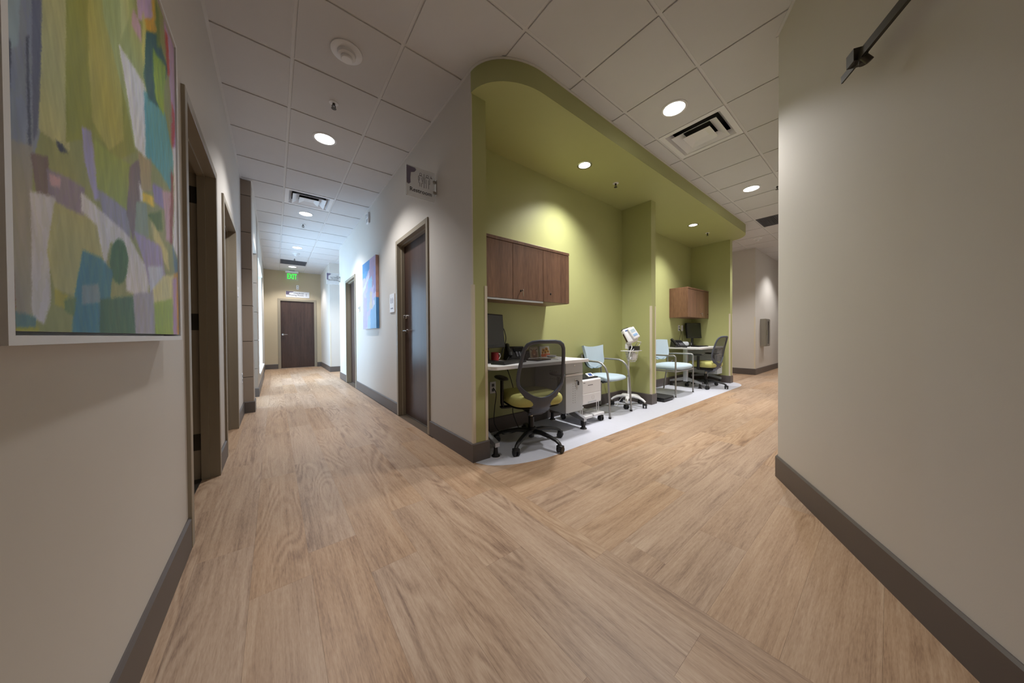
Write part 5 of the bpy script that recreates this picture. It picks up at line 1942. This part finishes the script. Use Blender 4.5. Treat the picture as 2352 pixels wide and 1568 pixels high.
def sunflower(u, v):
    col = np.tile(np.array([[206, 200, 190]], float), (len(u), 1))
    for cx, cy, rr in [(.35, .62, .17), (.68, .72, .18), (.52, .45, .16), (.82, .5, .14), (.22, .42, .12)]:
        d = np.hypot(u - cx, v - cy)
        col[d < rr] = (198, 140, 40)
        col[d < rr * .45] = (84, 54, 34)
    for cx in (.2, .45, .7, .88):
        d = ((u - cx) / .17) ** 2 + ((v - .17) / .15) ** 2
        col[d < 1] = (204, 96, 40)
    return col * (1 + 0.12 * wob(u, v, 45, 3.0))[:, None]


def card(name, x, w, h, fn, label):
    r = root(name, (x, -0.285, DZ), label, 'photo card', 'photo cards on the near desk')
    m = Matrix.Rotation(math.radians(-10), 4, 'X')
    MB().box(-w / 2, w / 2, 0.0, 0.010, 0, h, mtx=m).build('card_back', 'paper', r, smooth=False)
    o = painted_grid('card_print', r, (-w / 2, -0.0008, 0), (w, 0, 0), (0, 0, h), 50, 50, fn, 'photo')
    o.matrix_local = m
    return r


card('photo_card', 2.145, 0.125, 0.125, cow, 'small photo card of a shaggy brown cow')
card('photo_card', 2.315, 0.150, 0.125, sunflower, 'small photo card of sunflowers over orange pumpkins')
r = root('dried_flower_jar', (2.025, -0.275, DZ), 'small dark jar with pale dried flowers beside the cow card', 'jar')
MB().lathe([(0.028, 0), (0.034, 0.02), (0.034, 0.06), (0.024, 0.075), (0.026, 0.085)], n=24).build('jar', 'hole', r)
fl = MB()
rj = random.Random(4)
for k in range(12):
    a = rj.uniform(0, 2 * PI)
    q = rj.uniform(0.008, 0.03)
    p = (q * math.cos(a), q * math.sin(a), rj.uniform(0.09, 0.125))
    fl.lathe([(0.002, -0.006), (0.008, 0.0), (0.006, 0.006), (0.001, 0.008)], p, 8)
    fl.sweep([(0, 0, 0.06), p], 0.0012, n=5)
fl.build('flower_heads', 'note', r)
r = root('red_mug', (1.585, -0.31, DZ), 'red and white patterned mug behind the near keyboard', 'mug')
MB().lathe([(0.036, 0), (0.038, 0.004), (0.038, 0.085), (0.035, 0.085), (0.034, 0.01)], n=28).build('mug_body', 'red', r)
MB().sweep([(0.037, 0, 0.07), (0.06, 0, 0.066), (0.064, 0, 0.045), (0.055, 0, 0.024), (0.037, 0, 0.02)], 0.005, n=8).build('mug_handle', 'paper', r)
r = root('paper_stack', (2.21, -0.50, DZ), 'small stack of white papers with yellow note on the near desk', 'papers', rz=0.3)
MB().box(-0.07, 0.07, -0.10, 0.10, 0, 0.006).build('sheets', 'paper', r, smooth=False)
MB().box(-0.03, 0.045, -0.04, 0.035, 0.006, 0.0075).build('sticky_note', 'note', r, smooth=False)
r = root('tissue_bowl', (2.29, -0.40, DZ), 'low white oval dish on the near desk before the sunflower card', 'dish')
MB().lathe([(0.03, 0), (0.05, 0.014), (0.058, 0.028), (0.054, 0.028), (0.045, 0.014), (0.01, 0.006)], n=28).build('dish', 'whitep', r)
r = root('tablet_tray', (1.96, -0.545, DZ), 'flat black writing tablet beside the near phone', 'tablet', rz=0.15)
MB().rbox(-0.11, 0.11, -0.075, 0.075, 0, 0.012, 0.004, 2).build('tablet_body', 'black', r)
MB().box(-0.095, 0.095, -0.06, 0.06, 0.0118, 0.0126).build('tablet_screen', 'screen', r, smooth=False)


# cables
def cable(name, pts, parent, mat_='black', rad=0.004):
    P = [Vector(p) for p in pts]
    out = []
    for i in range(len(P) - 1):
        p0, p1, p2, p3 = P[max(i - 1, 0)], P[i], P[i + 1], P[min(i + 2, len(P) - 1)]
        for k in range(6):
            t = k / 6
            out.append(0.5 * ((2 * p1) + (p2 - p0) * t + (2 * p0 - 5 * p1 + 4 * p2 - p3) * t * t + (3 * p1 - p0 - 3 * p2 + p3) * t ** 3))
    out.append(P[-1])
    c = out[0].copy()
    inv = (Matrix.Translation(parent.location) @ RZ(parent.rotation_euler.z)).inverted()
    return MB().sweep([inv @ p for p in out], rad, n=8).build(name, mat_, parent)


cable('monitor_cable', [(1.60, -0.37, 1.10), (1.66, -0.36, 1.06), (1.70, -0.34, 0.96), (1.67, -0.33, 0.86), (1.66, -0.29, 0.78), (1.66, -0.25, 0.75)], mon_near)
cable('power_cable', [(1.63, -0.21, 0.46), (1.64, -0.25, 0.40), (1.60, -0.28, 0.28), (1.58, -0.30, 0.12), (1.66, -0.33, 0.006), (1.80, -0.36, 0.006)], outlet_near)
cable('desk_cable', [(1.75, -0.25, 0.72), (1.78, -0.27, 0.62), (1.82, -0.28, 0.50), (1.84, -0.30, 0.36), (1.80, -0.32, 0.2), (1.86, -0.36, 0.006)], desk_near)
cable('phone_cable', [(6.43, -0.04, 1.10), (6.43, -0.07, 1.06), (6.40, -0.07, 0.95), (6.32, -0.07, 0.85), (6.14, -0.09, 0.78), (6.03, -0.13, 0.76)], phone_far)
cable('monitor_cable', [(6.45, -0.04, 1.085), (6.46, -0.07, 1.03), (6.48, -0.07, 0.90), (6.50, -0.08, 0.78), (6.52, -0.10, 0.752)], mon_far)
cable('headset_cord', [(5.90, -0.28, 0.76), (5.86, -0.33, 0.752), (5.84, -0.42, 0.752)], phone_far, rad=0.006)
